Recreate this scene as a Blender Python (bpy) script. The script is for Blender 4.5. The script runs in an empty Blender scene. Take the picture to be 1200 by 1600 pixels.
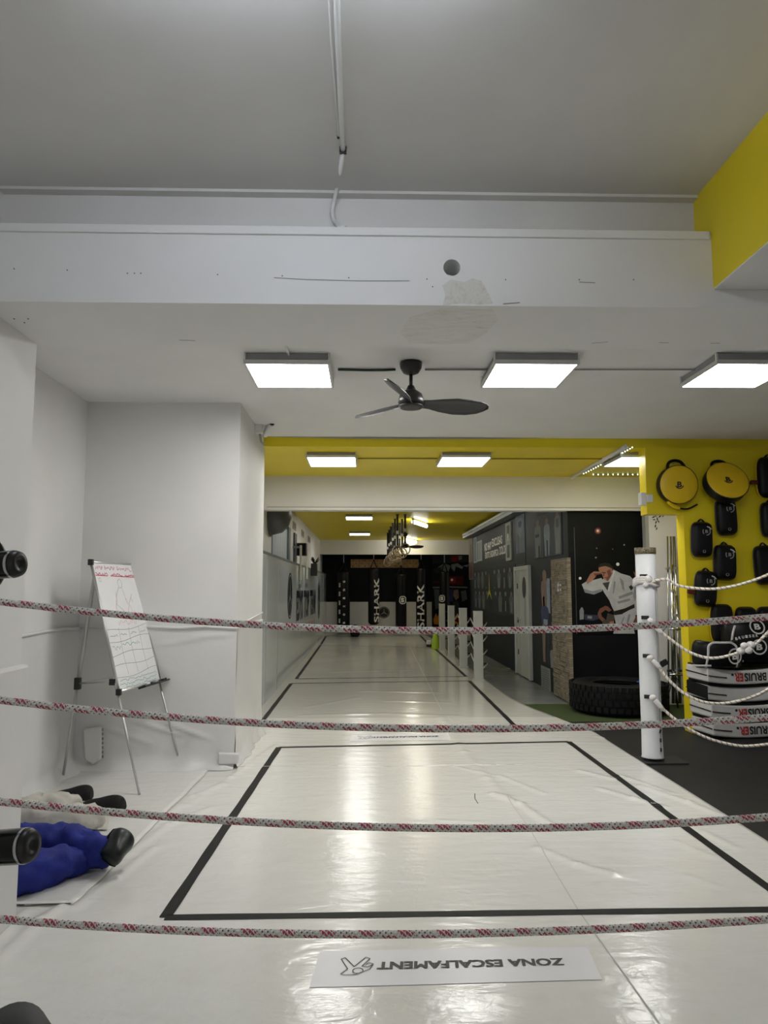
import bpy, bmesh, math, random
import numpy as np
from mathutils import Vector, Matrix
random.seed(7)
SC = bpy.context.scene
COL = SC.collection
# ------------------------------------------------------------------ camera
FPX, U0, V0, H = 1150.0, 600.0, 800.0, 1.6
PIT = math.atan(120/FPX); YAW = math.atan(28/FPX*math.cos(PIT))
cd = bpy.data.cameras.new('camera'); cam = bpy.data.objects.new('camera', cd); COL.objects.link(cam)
cd.sensor_fit = 'VERTICAL'; cd.sensor_height = 36; cd.sensor_width = 27; cd.lens = FPX/1600*36
cd.clip_start = 0.05; cd.clip_end = 200
cam.location = (0, 0, H); cam.rotation_euler = (math.pi/2+PIT, 0, -YAW)
SC.camera = cam
# ------------------------------------------------------------------ world, exposure
w = bpy.data.worlds.new('world'); SC.world = w; w.use_nodes = True
w.node_tree.nodes['Background'].inputs[0].default_value = (1, 0.975, 0.93, 1)
w.node_tree.nodes['Background'].inputs[1].default_value = 0.17
SC.view_settings.view_transform = 'Standard'; SC.view_settings.look = 'None'
SC.view_settings.gamma = 1; SC.view_settings.use_curve_mapping = False
SC.view_settings.exposure = 1.2
PANEL_E = 11.0
# ------------------------------------------------------------------ pixel -> point on a known plane
F_ = (math.sin(YAW)*math.cos(PIT), math.cos(YAW)*math.cos(PIT), math.sin(PIT))
R_ = (math.cos(YAW), -math.sin(YAW), 0)
U_ = (-math.sin(YAW)*math.sin(PIT), -math.cos(YAW)*math.sin(PIT), math.cos(PIT))
def P(u, v, X=None, Y=None, Z=None):
    a = (u-U0)/FPX; b = (V0-v)/FPX
    d = [F_[i]+a*R_[i]+b*U_[i] for i in range(3)]
    t = X/d[0] if X is not None else Y/d[1] if Y is not None else (Z-H)/d[2]
    return Vector((t*d[0], t*d[1], H+t*d[2]))
# ------------------------------------------------------------------ materials
MATS = {}
def _new(name):
    m = bpy.data.materials.new(name); m.use_nodes = True
    nt = m.node_tree; return m, nt, nt.nodes['Principled BSDF']
def L_(nt, a, b): nt.links.new(a, b)
def mth(nt, op, a, b=None, c=None):
    n = nt.nodes.new('ShaderNodeMath'); n.operation = op
    for i, x in enumerate((a, b, c)):
        if x is None: continue
        if isinstance(x, (int, float)): n.inputs[i].default_value = x
        else: L_(nt, x, n.inputs[i])
    return n.outputs[0]
def mixc(nt, fac, a, b):
    n = nt.nodes.new('ShaderNodeMix'); n.data_type = 'RGBA'
    for s, x in ((n.inputs[0], fac), (n.inputs[6], a), (n.inputs[7], b)):
        if isinstance(x, (int, float)): s.default_value = x
        elif isinstance(x, tuple): s.default_value = (*x, 1)
        else: L_(nt, x, s)
    return n.outputs[2]
def coords(nt, kind='Object', scale=None):
    tc = nt.nodes.new('ShaderNodeTexCoord'); o = tc.outputs[kind]
    if scale:
        mp = nt.nodes.new('ShaderNodeMapping'); mp.inputs['Scale'].default_value = scale
        L_(nt, o, mp.inputs[0]); o = mp.outputs[0]
    return o
def noise(nt, vec, sc, det=3, rough=.55, dist=0):
    n = nt.nodes.new('ShaderNodeTexNoise'); n.inputs['Scale'].default_value = sc
    n.inputs['Detail'].default_value = det; n.inputs['Roughness'].default_value = rough
    n.inputs['Distortion'].default_value = dist
    L_(nt, vec, n.inputs['Vector']); return n.outputs['Fac']
def ramp(nt, fac, stops):
    r = nt.nodes.new('ShaderNodeValToRGB'); e = r.color_ramp.elements
    while len(e) < len(stops): e.new(0.5)
    for i, (p, c) in enumerate(stops): e[i].position = p; e[i].color = (*c, 1) if isinstance(c, tuple) else (c, c, c, 1)
    L_(nt, fac, r.inputs[0]); return r.outputs[0]
def bump(nt, bs, h, st=.2, dist=.01):
    b = nt.nodes.new('ShaderNodeBump'); b.inputs['Strength'].default_value = st; b.inputs['Distance'].default_value = dist
    L_(nt, h, b.inputs['Height']); L_(nt, b.outputs[0], bs.inputs['Normal'])
def mat(name, col=(.8,.8,.8), rough=.5, metal=0, var=.06, vs=3.0, bs=0, bst=.15, bd=.004, coat=0, spec=.5):
    if name in MATS: return MATS[name]
    m, nt, b = _new(name)
    b.inputs['Roughness'].default_value = rough; b.inputs['Metallic'].default_value = metal
    b.inputs['Coat Weight'].default_value = coat; b.inputs['Specular IOR Level'].default_value = spec
    v = coords(nt)
    n = noise(nt, v, vs)
    lo = tuple(max(0, c*(1-var)) for c in col); hi = tuple(min(1, c*(1+var)) for c in col)
    L_(nt, ramp(nt, n, [(.3, lo), (.7, hi)]), b.inputs['Base Color'])
    if bs: bump(nt, b, noise(nt, v, bs, 4), bst, bd)
    MATS[name] = m; return m
def emit(name, col, st):
    if name in MATS: return MATS[name]
    m, nt, b = _new(name)
    b.inputs['Base Color'].default_value = (*col, 1); b.inputs['Emission Color'].default_value = (*col, 1)
    b.inputs['Emission Strength'].default_value = st
    MATS[name] = m; return m
PAINT = mat('white_paint', (.74,.735,.72), .6, var=.035, vs=1.4, bs=26, bst=.12, bd=.003)
PAINTC = mat('ceiling_paint', (.66,.65,.63), .7, var=.06, vs=1.1, bs=14, bst=.15, bd=.004)
YELLOW = mat('yellow_paint', (.78,.62,.008), .45, var=.05, vs=1.2, bs=20, bst=.1, bd=.003)
BLACKW = mat('black_wall_paint', (.0045,.006,.0075), .55, var=.2, vs=2, bs=20, bst=.1, bd=.003, spec=.15)
NAVYW = mat('dark_navy_wall_paint', (.007,.012,.015), .55, var=.15, vs=1.5, spec=.18)
VINYLW = mat('white_vinyl_padding', (.72,.715,.70), .32, var=.035, vs=1.2, bs=5, bst=.35, bd=.012)
BLK = mat('black_plastic', (.012,.012,.013), .35, var=.2)
BLKM = mat('matte_black', (.016,.016,.017), .6, var=.2)
BLKR = mat('black_rubber', (.007,.007,.008), .6, var=.25, bs=40, bst=.2, spec=.2)
BLKV = mat('black_vinyl_leather', (.006,.006,.007), .4, var=.2, bs=60, bst=.12, bd=.002, spec=.22)
CHROME = mat('chrome_tube', (.62,.63,.64), .18, 1, var=.02)
ALU = mat('brushed_aluminium', (.55,.55,.54), .35, .8, var=.03)
WHITEP = mat('white_plastic', (.72,.72,.70), .4, var=.02)
TAPE = mat('black_floor_tape', (.012,.0125,.012), .6, spec=.2, var=.3, vs=14)
INKK = mat('black_print', (.012,.012,.014), .5, var=0)
INKW = mat('white_print', (.72,.72,.70), .5, var=.03)
INKR = mat('red_print', (.45,.02,.02), .5, var=.05)
GREYP = mat('grey_print', (.28,.29,.28), .5, var=.1)
WOOD = mat('pine_board', (.55,.33,.13), .5, var=.2, vs=6)
GLOW2 = emit('lit_hall_diffuser', (1, .985, .94), PANEL_E*.65)
GLOW1 = emit('lit_mid_diffuser', (1, .985, .95), PANEL_E*.75)
GLOW = emit('lit_panel_diffuser', (1, .985, .955), PANEL_E)
FRAMEM = mat('panel_aluminium_frame', (.62,.62,.61), .4, .3, var=.02)
GOLD = mat('gold_print', (.5,.42,.04), .5, var=.1)
# canvas floor
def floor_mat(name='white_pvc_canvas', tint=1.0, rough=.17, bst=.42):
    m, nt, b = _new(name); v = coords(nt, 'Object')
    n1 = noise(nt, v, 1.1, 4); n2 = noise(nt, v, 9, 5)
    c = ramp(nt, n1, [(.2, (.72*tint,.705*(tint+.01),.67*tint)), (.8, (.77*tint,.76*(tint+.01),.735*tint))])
    dirt = ramp(nt, n2, [(.5, 0.0), (.9, .3)])
    c = mixc(nt, dirt, c, (.62,.60,.55))
    L_(nt, c, b.inputs['Base Color'])
    b.inputs['Roughness'].default_value = rough
    b.inputs['Specular IOR Level'].default_value = .65
    v2 = coords(nt, 'Object', (1.0, 3.2, 1)); h = mth(nt, 'ADD', noise(nt, v2, 3.0, 5, .5, .4), mth(nt, 'MULTIPLY', noise(nt, v, 11, 3, .5, .8), .4))
    bump(nt, b, h, bst, .012)
    return m
CANVAS = floor_mat()
CANVASH = floor_mat('pvc_canvas_in_hall_light', .85, .12, .18)  # hall stretch of the canvas: its greyer, greener light is tinted into the base colour
def rope_mat(name, base, fleck, fleck2, per, cover):
    m, nt, b = _new(name); uv = coords(nt, 'UV'); s = nt.nodes.new('ShaderNodeSeparateXYZ'); L_(nt, uv, s.inputs[0])
    u, v = s.outputs[0], s.outputs[1]
    fr = lambda x: mth(nt, 'FRACT', x)
    su, sv = mth(nt, 'MULTIPLY', u, 62), mth(nt, 'MULTIPLY', v, 4)
    A = fr(mth(nt, 'ADD', su, sv)); Bq = fr(mth(nt, 'SUBTRACT', su, sv))
    tri = lambda x: mth(nt, 'ABSOLUTE', mth(nt, 'SUBTRACT', x, .5))
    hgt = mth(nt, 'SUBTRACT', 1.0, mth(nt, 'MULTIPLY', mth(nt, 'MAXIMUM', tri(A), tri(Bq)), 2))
    ph = fr(mth(nt, 'ADD', mth(nt, 'MULTIPLY', u, 1/per), mth(nt, 'MULTIPLY', v, .5)))
    red = mth(nt, 'MULTIPLY', mth(nt, 'LESS_THAN', ph, cover), mth(nt, 'GREATER_THAN', mth(nt, 'MULTIPLY', A, mth(nt, 'ADD', Bq, .35)), .30))
    ph2 = fr(mth(nt, 'ADD', ph, .62))
    blk = mth(nt, 'MULTIPLY', mth(nt, 'LESS_THAN', ph2, cover+.08), mth(nt, 'MULTIPLY', mth(nt, 'GREATER_THAN', Bq, .62), mth(nt, 'GREATER_THAN', A, .62)))
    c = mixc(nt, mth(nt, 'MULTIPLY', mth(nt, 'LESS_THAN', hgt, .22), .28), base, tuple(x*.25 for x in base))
    c = mixc(nt, red, c, fleck); c = mixc(nt, blk, c, fleck2)
    L_(nt, c, b.inputs['Base Color']); b.inputs['Roughness'].default_value = .75
    bump(nt, b, hgt, .6, .003)
    return m
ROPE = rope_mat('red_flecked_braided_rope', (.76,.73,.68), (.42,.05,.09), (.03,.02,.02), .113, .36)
def twist_mat():
    m, nt, b = _new('white_gold_twisted_rope'); uv = coords(nt, 'UV'); s = nt.nodes.new('ShaderNodeSeparateXYZ'); L_(nt, uv, s.inputs[0])
    ph = mth(nt, 'FRACT', mth(nt, 'ADD', mth(nt, 'MULTIPLY', s.outputs[0], 22), s.outputs[1]))
    c = mixc(nt, mth(nt, 'LESS_THAN', ph, .24), (.75,.73,.70), (.42,.27,.12))
    L_(nt, c, b.inputs['Base Color']); b.inputs['Roughness'].default_value = .6
    bump(nt, b, ph, .4, .004)
    return m
TWIST = twist_mat()
KNOT = mat('white_knotted_rope', (.70,.68,.66), .65, var=.12, vs=60, bs=70, bst=.5, bd=.006)
def stone_mat():
    m, nt, b = _new('split_stone_cladding'); v = coords(nt, 'Object')
    mp = nt.nodes.new('ShaderNodeMapping'); mp.inputs['Rotation'].default_value = (math.pi/2, 0, 0)
    s = nt.nodes.new('ShaderNodeSeparateXYZ'); L_(nt, v, s.inputs[0])
    cb = nt.nodes.new('ShaderNodeCombineXYZ'); L_(nt, s.outputs[1], cb.inputs[0]); L_(nt, s.outputs[2], cb.inputs[1])
    t = nt.nodes.new('ShaderNodeTexBrick'); L_(nt, cb.outputs[0], t.inputs[0]); t.inputs['Scale'].default_value = 1
    t.inputs['Brick Width'].default_value = .17; t.inputs['Row Height'].default_value = .035; t.inputs['Mortar Size'].default_value = .003
    t.inputs['Color1'].default_value = (.30,.24,.17,1); t.inputs['Color2'].default_value = (.10,.085,.065,1); t.inputs['Mortar'].default_value = (.02,.02,.02,1)
    c = mixc(nt, noise(nt, v, 18, 4), t.outputs[0], (.24,.21,.15)); L_(nt, c, b.inputs['Base Color'])
    b.inputs['Roughness'].default_value = .85; bump(nt, b, noise(nt, v, 25, 4), .7, .02)
    return m
STONE = stone_mat()
def turf_mat():
    m, nt, b = _new('green_turf'); v = coords(nt)
    L_(nt, ramp(nt, noise(nt, v, 120, 4), [(.3, (.018,.035,.006)), (.7, (.06,.09,.018))]), b.inputs['Base Color'])
    b.inputs['Roughness'].default_value = .9; bump(nt, b, noise(nt, v, 150, 4), .8, .01); return m
TURF = turf_mat()
def camo_mat():
    m, nt, b = _new('leopard_print_tape'); v = coords(nt)
    L_(nt, ramp(nt, noise(nt, v, 45, 3, .6, 1.5), [(.44, (.03,.025,.02)), (.5, (.30,.24,.13)), (.62, (.05,.04,.03))]), b.inputs['Base Color']); return m
CAMO = camo_mat()
def patch_mat():
    m, nt, b = _new('peeled_plaster'); v = coords(nt)
    L_(nt, ramp(nt, noise(nt, v, 22, 5, .7), [(.3, (.52,.49,.42)), (.5, (.68,.67,.63)), (.7, (.58,.55,.48))]), b.inputs['Base Color'])
    b.inputs['Roughness'].default_value = .9; bump(nt, b, noise(nt, v, 40, 5), .5, .01); return m
PATCH = patch_mat()
def patch2_mat():
    m, nt, b = _new('water_stained_paint'); v = coords(nt); v2 = coords(nt, 'Object', (1, 3.5, 1))
    L_(nt, ramp(nt, noise(nt, v2, 9, 6, .75), [(.40, (.74,.735,.72)), (.60, (.66,.65,.60)), (.72, (.38,.34,.25))]), b.inputs['Base Color'])
    b.inputs['Roughness'].default_value = .7; return m
PATCH2 = patch2_mat()
# ------------------------------------------------------------------ mesh helpers
class B:
    def __init__(s): s.bm = bmesh.new(); s.uv = None
    def box(s, c, size, R=None):
        c = Vector(c); M = Matrix.Translation(c) @ (R.to_4x4() if R else Matrix.Identity(4)) @ Matrix.Diagonal((*size, 1))
        bmesh.ops.create_cube(s.bm, size=1, matrix=M); return s
    def bx(s, x0, x1, y0, y1, z0, z1): return s.box(((x0+x1)/2, (y0+y1)/2, (z0+z1)/2), (abs(x1-x0), abs(y1-y0), abs(z1-z0)))
    def tube(s, pts, r, seg=10, caps=True, uv=False, closed=False):
        pts = [Vector(p) for p in pts]; n = len(pts)
        rs = r if isinstance(r, (list, tuple)) else [r]*n
        if uv and s.uv is None: s.uv = s.bm.loops.layers.uv.new('UVMap')
        rings = []; up = None; ln = 0; lens = []
        for i, p in enumerate(pts):
            if closed: t = pts[(i+1) % n]-pts[i-1]
            else: t = pts[min(i+1, n-1)]-pts[max(i-1, 0)]
            t.normalize()
            if up is None:
                up = Vector((0,0,1)) if abs(t.z) < .9 else Vector((1,0,0))
            a = t.cross(up).normalized(); up = a.cross(t).normalized()
            if i: ln += (p-pts[i-1]).length
            lens.append(ln)
            rings.append([s.bm.verts.new(p+rs[i]*(math.cos(2*math.pi*k/seg)*a+math.sin(2*math.pi*k/seg)*up)) for k in range(seg)])
        m = n if closed else n-1
        for i in range(m):
            j = (i+1) % n
            for k in range(seg):
                f = s.bm.faces.new((rings[i][k], rings[i][(k+1)%seg], rings[j][(k+1)%seg], rings[j][k])); f.smooth = True
                if uv:
                    for lp, (uu, vv) in zip(f.loops, ((lens[i], k/seg), (lens[i], (k+1)/seg), (lens[j], (k+1)/seg), (lens[j], k/seg))): lp[s.uv].uv = (uu, vv)
        if caps and not closed:
            s.bm.faces.new(rings[0]); s.bm.faces.new(list(reversed(rings[-1])))
        return s
    def cyl(s, p0, p1, r0, r1=None, seg=16): return s.tube([p0, p1], [r0, r0 if r1 is None else r1], seg)
    def lathe(s, prof, c, axis=(0,0,1), seg=24, smooth=True):
        ax = Vector(axis).normalized(); q = Vector((0,0,1)).rotation_difference(ax); c = Vector(c); rings = []
        for r, z in prof:
            if r < 1e-5: rings.append([s.bm.verts.new(c+q @ Vector((0,0,z)))])
            else: rings.append([s.bm.verts.new(c+q @ Vector((r*math.cos(2*math.pi*k/seg), r*math.sin(2*math.pi*k/seg), z))) for k in range(seg)])
        for i in range(len(rings)-1):
            a, b = rings[i], rings[i+1]
            if len(a) == 1 and len(b) == 1: continue
            for k in range(seg):
                l = (k+1) % seg
                vs = (a[0], b[l], b[k]) if len(a) == 1 else (a[k], a[l], b[0]) if len(b) == 1 else (a[k], a[l], b[l], b[k])
                try: f = s.bm.faces.new(vs); f.smooth = smooth
                except ValueError: pass
        return s
    def prism(s, poly, off):
        off = Vector(off); a = [s.bm.verts.new(Vector(p)) for p in poly]; b = [s.bm.verts.new(Vector(p)+off) for p in poly]
        n = len(a); s.bm.faces.new(a); s.bm.faces.new(list(reversed(b)))
        for i in range(n): s.bm.faces.new((a[i], b[i], b[(i+1)%n], a[(i+1)%n]))
        return s
    def ball(s, c, rad, seg=16, R=None):
        M = Matrix.Translation(Vector(c)) @ (R.to_4x4() if R else Matrix.Identity(4)) @ Matrix.Diagonal((*(rad if isinstance(rad, (tuple, list)) else (rad,)*3), 1))
        r = bmesh.ops.create_uvsphere(s.bm, u_segments=seg, v_segments=max(8, seg//2), radius=1, matrix=M)
        for v in r['verts']:
            for f in v.link_faces: f.smooth = True
        return s
ORG = {}
def tag(o, label=None, cat=None, group=None, kind=None):
    if label: o['label'] = label
    if cat: o['category'] = cat
    if group: o['group'] = group
    if kind: o['kind'] = kind
    return o
def obj(name, b, m, parent=None, bevel=0, smooth=False, seg=2):
    bm = b.bm if isinstance(b, B) else b
    bmesh.ops.recalc_face_normals(bm, faces=bm.faces)
    me = bpy.data.meshes.new(name); 
    co = [v.co for v in bm.verts]
    lo = [min(c[i] for c in co) for i in range(3)]; hi = [max(c[i] for c in co) for i in range(3)]
    org = Vector(((lo[0]+hi[0])/2, (lo[1]+hi[1])/2, lo[2] if parent is None else (lo[2]+hi[2])/2))
    bmesh.ops.translate(bm, verts=bm.verts, vec=-org); bm.to_mesh(me); bm.free()
    o = bpy.data.objects.new(name, me); COL.objects.link(o)
    if parent is not None: o.parent = parent; o.location = org-ORG[parent.name]
    else: o.location = org
    ORG[o.name] = org
    if m: me.materials.append(m)
    if smooth:
        for p in me.polygons: p.use_smooth = True
    if bevel:
        md = o.modifiers.new('bevel', 'BEVEL'); md.width = bevel; md.segments = seg; md.limit_method = 'ANGLE'; md.angle_limit = math.radians(40)
    return o
def thing(name, loc, label, cat, group=None):
    o = bpy.data.objects.new(name, None); COL.objects.link(o); o.location = loc; o.empty_display_size = .1
    ORG[o.name] = Vector(loc); return tag(o, label, cat, group)
def struct(name, b, m, parent=None, **k):
    o = obj(name, b, m, parent, **k)
    if parent is None: o['kind'] = 'structure'
    return o
def text_bm(s, O, ex, ey, w_, h_=None, th=.002, bold=.012, shear=0, fat=0):
    cu = bpy.data.curves.new('t', 'FONT'); cu.body = s; cu.offset = bold; cu.resolution_u = 3; cu.align_x = 'CENTER'; cu.align_y = 'CENTER'; cu.shear = shear
    to = bpy.data.objects.new('t', cu); COL.objects.link(to)
    me = bpy.data.meshes.new_from_object(to.evaluated_get(bpy.context.evaluated_depsgraph_get()))
    bpy.data.objects.remove(to); bpy.data.curves.remove(cu)
    bm = bmesh.new(); bm.from_mesh(me); bpy.data.meshes.remove(me)
    xs = [v.co.x for v in bm.verts]; ys = [v.co.y for v in bm.verts]
    cx, cy = (min(xs)+max(xs))/2, (min(ys)+max(ys))/2; W, Hh = max(xs)-min(xs), max(ys)-min(ys)
    sx = w_/W; sy = (h_/Hh) if h_ else sx
    ex, ey, O = Vector(ex).normalized(), Vector(ey).normalized(), Vector(O); nz = ex.cross(ey)
    for v in bm.verts: v.co = O+ex*((v.co.x-cx)*sx)+ey*((v.co.y-cy)*sy)+nz*th
    if fat:      # heavier strokes: the outline repeated a hair to either side
        base = list(bm.verts)+list(bm.edges)+list(bm.faces)
        for k, k2 in ((-1, .3), (1, .3), (-1, -.3), (1, -.3)):
            g = bmesh.ops.duplicate(bm, geom=base)['geom']
            for v in g:
                if isinstance(v, bmesh.types.BMVert): v.co += ex*(fat*k)+ey*(fat*k2)+nz*(.0002*k+.0001*k2)
    return bm
def text(name, s, O, ex, ey, w_, h_=None, m=None, parent=None, **k): return obj(name, text_bm(s, O, ex, ey, w_, h_, **k), m or INKK, parent)
def circ(c, ex, ey, r, n=24, r2=None):
    c, ex, ey = Vector(c), Vector(ex), Vector(ey)
    return [c+ex*(r*math.cos(2*math.pi*k/n))+ey*((r2 or r)*math.sin(2*math.pi*k/n)) for k in range(n)]
def ringflat(b, c, ex, ey, r0, r1, n=28, off=(0,0,0), a0=0, a1=2*math.pi):
    c, ex, ey, off = Vector(c), Vector(ex), Vector(ey), Vector(off); full = abs(a1-a0-2*math.pi) < 1e-4
    for k in range(n):
        t0 = a0+(a1-a0)*k/n; t1 = a0+(a1-a0)*(k+1)/n
        q = [c+ex*(r*math.cos(t))+ey*(r*math.sin(t)) for r, t in ((r0,t0),(r1,t0),(r1,t1),(r0,t1))]
        b.prism(q, off)
    return b
def star3(b, c, ex, ey, r, off, wdt=.16):
    c, ex, ey = Vector(c), Vector(ex), Vector(ey)
    for k in range(3):
        a = math.pi/2+k*2*math.pi/3
        d = ex*math.cos(a)+ey*math.sin(a); n = -ex*math.sin(a)+ey*math.cos(a)
        b.prism([c+n*(wdt*r), c+d*r, c-n*(wdt*r), c-d*(wdt*.6*r)], off)
    return b
def stroke(b, pts, wd, n, off=.001):
    n = Vector(n).normalized(); pts = [Vector(p)+n*off for p in pts]
    for i in range(len(pts)-1):
        t = (pts[i+1]-pts[i])
        if t.length < 1e-6: continue
        s_ = t.normalized().cross(n)*wd/2
        b.prism([pts[i]-s_, pts[i]+s_, pts[i+1]+s_, pts[i+1]-s_], n*.0006)
    return b
X3, Y3, Z3 = Vector((1,0,0)), Vector((0,1,0)), Vector((0,0,1))
# ================================================================== STRUCTURE
WL, YP, YF, ZB = -1.72, 3.77, 3.19, 2.868          # left wall plane, back / front of the first beam, its underside
ZC0, ZC1, ZC2 = 3.47, 3.35, 3.24                   # ceilings: front, main, hall
XR, YCOL, XCOL = -2.62, 6.85, -1.19                # recess side wall, recess back wall, column side
YY, YD, XD = 8.42, 10.75, 2.97                     # yellow wall, dark front wall, dark side wall
XH, YFAR, YB3 = -1.56, 26.3, 24.9
XM = -1.42
ZR = -.02
# floor below
struct('floor', B().bx(-3.4, 7.2, -3, 27, -.14, ZR-.02), mat('grey_hall_floor', (.20,.21,.21), .25, var=.12, vs=2))
struct('floor_rubber', B().bx(2.3, 7.0, -2.5, 9.15, ZR-.018, ZR), mat('black_rubber_flooring', (.014,.0145,.015), .6, spec=.3, var=.15, vs=5, bs=60, bst=.2))
struct('floor_turf', B().bx(2.05, 7.0, 9.15, 10.55, ZR-.018, ZR+.004), TURF)
# canvas with wrinkles
EDGE = [(-3, 2.56), (8.4, 2.57), (10.3, 2.22), (11, 2.14), (13, 2.13), (26.3, 2.12)]
def edge_x(y):
    return np.interp(y, [e[0] for e in EDGE], [e[1] for e in EDGE])
RIDGE = []
def ridge(px, h=.007, wd=.022):
    q = [P(u, v, Z=0) for u, v in px]
    for a, b in zip(q[:-1], q[1:]): RIDGE.append((a.x, a.y, b.x, b.y, h*1.5, wd))
for px, h, wd in [([(770,1240),(812,1256),(862,1290)], .009, .03), ([(840,1325),(905,1352),(962,1366)], .006, .03), ([(700,1195),(770,1212)], .004, .02),
    ([(905,1204),(958,1217)], .005, .03), ([(935,1232),(990,1248),(1040,1262)], .006, .03), ([(970,1212),(1050,1240)], .005, .025), ([(985,1165),(1060,1195)], .005, .03),
    ([(930,1150),(1000,1166)], .004, .02), ([(1000,1228),(1075,1253),(1120,1272)], .006, .03), ([(1100,1300),(1150,1325)], .005, .03), ([(780,1212),(850,1240)], .005, .02),
    ([(640,1280),(750,1285)], .003, .02), ([(1075,1370),(1120,1385)], .004, .03), ([(1055,1315),(1110,1338)], .004, .03),
    ([(0,1500),(60,1440),(100,1415)], .010, .03), ([(0,1460),(40,1425)], .008, .03), ([(115,1420),(180,1372),(240,1325)], .006, .03), ([(200,1335),(260,1290),(330,1262)], .006, .03),
    ([(240,1290),(300,1245),(350,1225)], .006, .03), ([(290,1260),(360,1215),(430,1165)], .005, .03), ([(690,1120),(725,1175),(760,1215),(790,1245),(830,1300)], .004, .05),
    ([(600,1095),(700,1098)], .004, .03), ([(560,1080),(690,1082)], .004, .03), ([(470,1118),(600,1115),(720,1119)], .004, .04), ([(520,1050),(640,1047)], .004, .04), ([(480,1105),(560,1090)], .003, .03)]:
    ridge(px, h, wd)
RA = np.array(RIDGE)
def hfun(x, y):
    x = np.asarray(x, float); y = np.asarray(y, float)
    z = .0015*np.sin(3.1*x+1.7*np.sin(1.3*y))*np.sin(2.3*y+.6)
    for ax, ay, bx_, by, h, wd in RIDGE:
        dx, dy = bx_-ax, by-ay; L2 = dx*dx+dy*dy
        t = np.clip(((x-ax)*dx+(y-ay)*dy)/L2, 0, 1)
        d2 = (x-ax-t*dx)**2+(y-ay-t*dy)**2
        z = z+h*np.exp(-d2/(wd*wd))
    return np.clip(z, -.002, .02)
def canvas_grid(y0, y1, ny, nx, name, cm):
    ys = np.linspace(y0, y1, ny); g = np.linspace(0, 1, nx)
    YY_ = np.repeat(ys[:, None], nx, 1)
    left = np.where(ys < 6.9, XR-.02, XM-.02)[:, None]
    XX = left+(edge_x(ys)[:, None]-left)*g[None, :]
    ZZ = hfun(XX, YY_)
    v = np.stack([XX, YY_, ZZ], -1).reshape(-1, 3)
    i = np.arange((ny-1)*(nx-1)); r, c = i//(nx-1), i % (nx-1); a = r*nx+c
    f = np.stack([a, a+1, a+nx+1, a+nx], 1)
    nv = len(v)
    vl = v.tolist(); fl = f.tolist()
    # outer edge skirt
    e = [r_*nx+nx-1 for r_ in range(ny)]
    base = len(vl)
    for k in e: vl.append([vl[k][0], vl[k][1], ZR-.02])
    for k in range(ny-1): fl.append([e[k], base+k, base+k+1, e[k+1]])
    me = bpy.data.meshes.new(name); me.from_pydata(vl, [], fl); me.update()
    for p in me.polygons: p.use_smooth = True
    me.materials.append(cm)
    o = bpy.data.objects.new(name, me); COL.objects.link(o); ORG[o.name] = Vector((0,0,0)); o['kind'] = 'structure'; return o
canvas = canvas_grid(-2.5, 9.4, 520, 230, 'floor_canvas', CANVAS)
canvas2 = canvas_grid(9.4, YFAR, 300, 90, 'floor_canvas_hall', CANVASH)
def strip(name, pts, wd, m, parent, dz=.0025, step=.04):
    """flat tape following the canvas relief"""
    b = B()
    for (a, c) in zip(pts[:-1], pts[1:]):
        a, c = Vector(a).to_2d(), Vector(c).to_2d(); d = c-a; n = max(2, int(d.length/step)); t = d.normalized(); s_ = Vector((-t.y, t.x))*wd/2
        prev = None
        for k in range(n+1):
            q = a+d*k/n; wob = .006*math.sin(k*.37+a.x)
            row = []
            for sg in (-1, 1):
                r = q+s_*sg*(1+wob*8); row.append(b.bm.verts.new((r.x, r.y, float(hfun(r.x, r.y))+dz)))
            if prev: b.bm.faces.new((prev[0], prev[1], row[1], row[0]))
            prev = row
    return obj(name, b, m, parent)
# tape outlines: three rectangles
def rect(a, b_, c, d, wd, par, lab):
    for nm, p, q in (('near', a, b_), ('right', b_, c), ('far', c, d), ('left', d, a)):
        o = strip('floor_tape', [p, q], wd, TAPE, par)
t1 = [P(258,1434,Z=0), P(1246,1421,Z=0), P(888,1159,Z=0), P(436,1168,Z=0)]
rect(*t1, .062, canvas, 1)
t2 = [P(407,1131,Z=0), P(806,1136,Z=0), P(733,1064,Z=0), P(455,1068,Z=0)]
rect(*t2, .06, canvas2, 2)
t3 = [P(463,1061,Z=0), P(728,1057,Z=0), P(678,1012,Z=0), P(501,1008,Z=0)]
rect(*t3, .06, canvas2, 3)
t4 = [P(502,1006.5,Z=0), P(672,1009,Z=0), P(657,993.5,Z=0), P(509,994.5,Z=0)]
for a, c in ((0,3),(3,2),(1,2)): strip('floor_tape', [t4[a], t4[c]], .06, TAPE, canvas2)
# seams of the tarpaulin
SEAM = mat('canvas_seam', (.42,.41,.38), .5)
strip('canvas_seam', [P(700,1120,Z=0), P(780,1230,Z=0), P(830,1300,Z=0), P(905,1425,Z=0), P(1030,1600,Z=0)], .007, SEAM, canvas, .002)
strip('canvas_seam', [P(690,1110,Z=0), P(640,1010,Z=0)], .006, SEAM, canvas2, .002)
strip('floor_scuff', [P(742,1240,Z=0), P(742,1248,Z=0), P(747,1256,Z=0)], .006, TAPE, canvas, .003)
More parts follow.
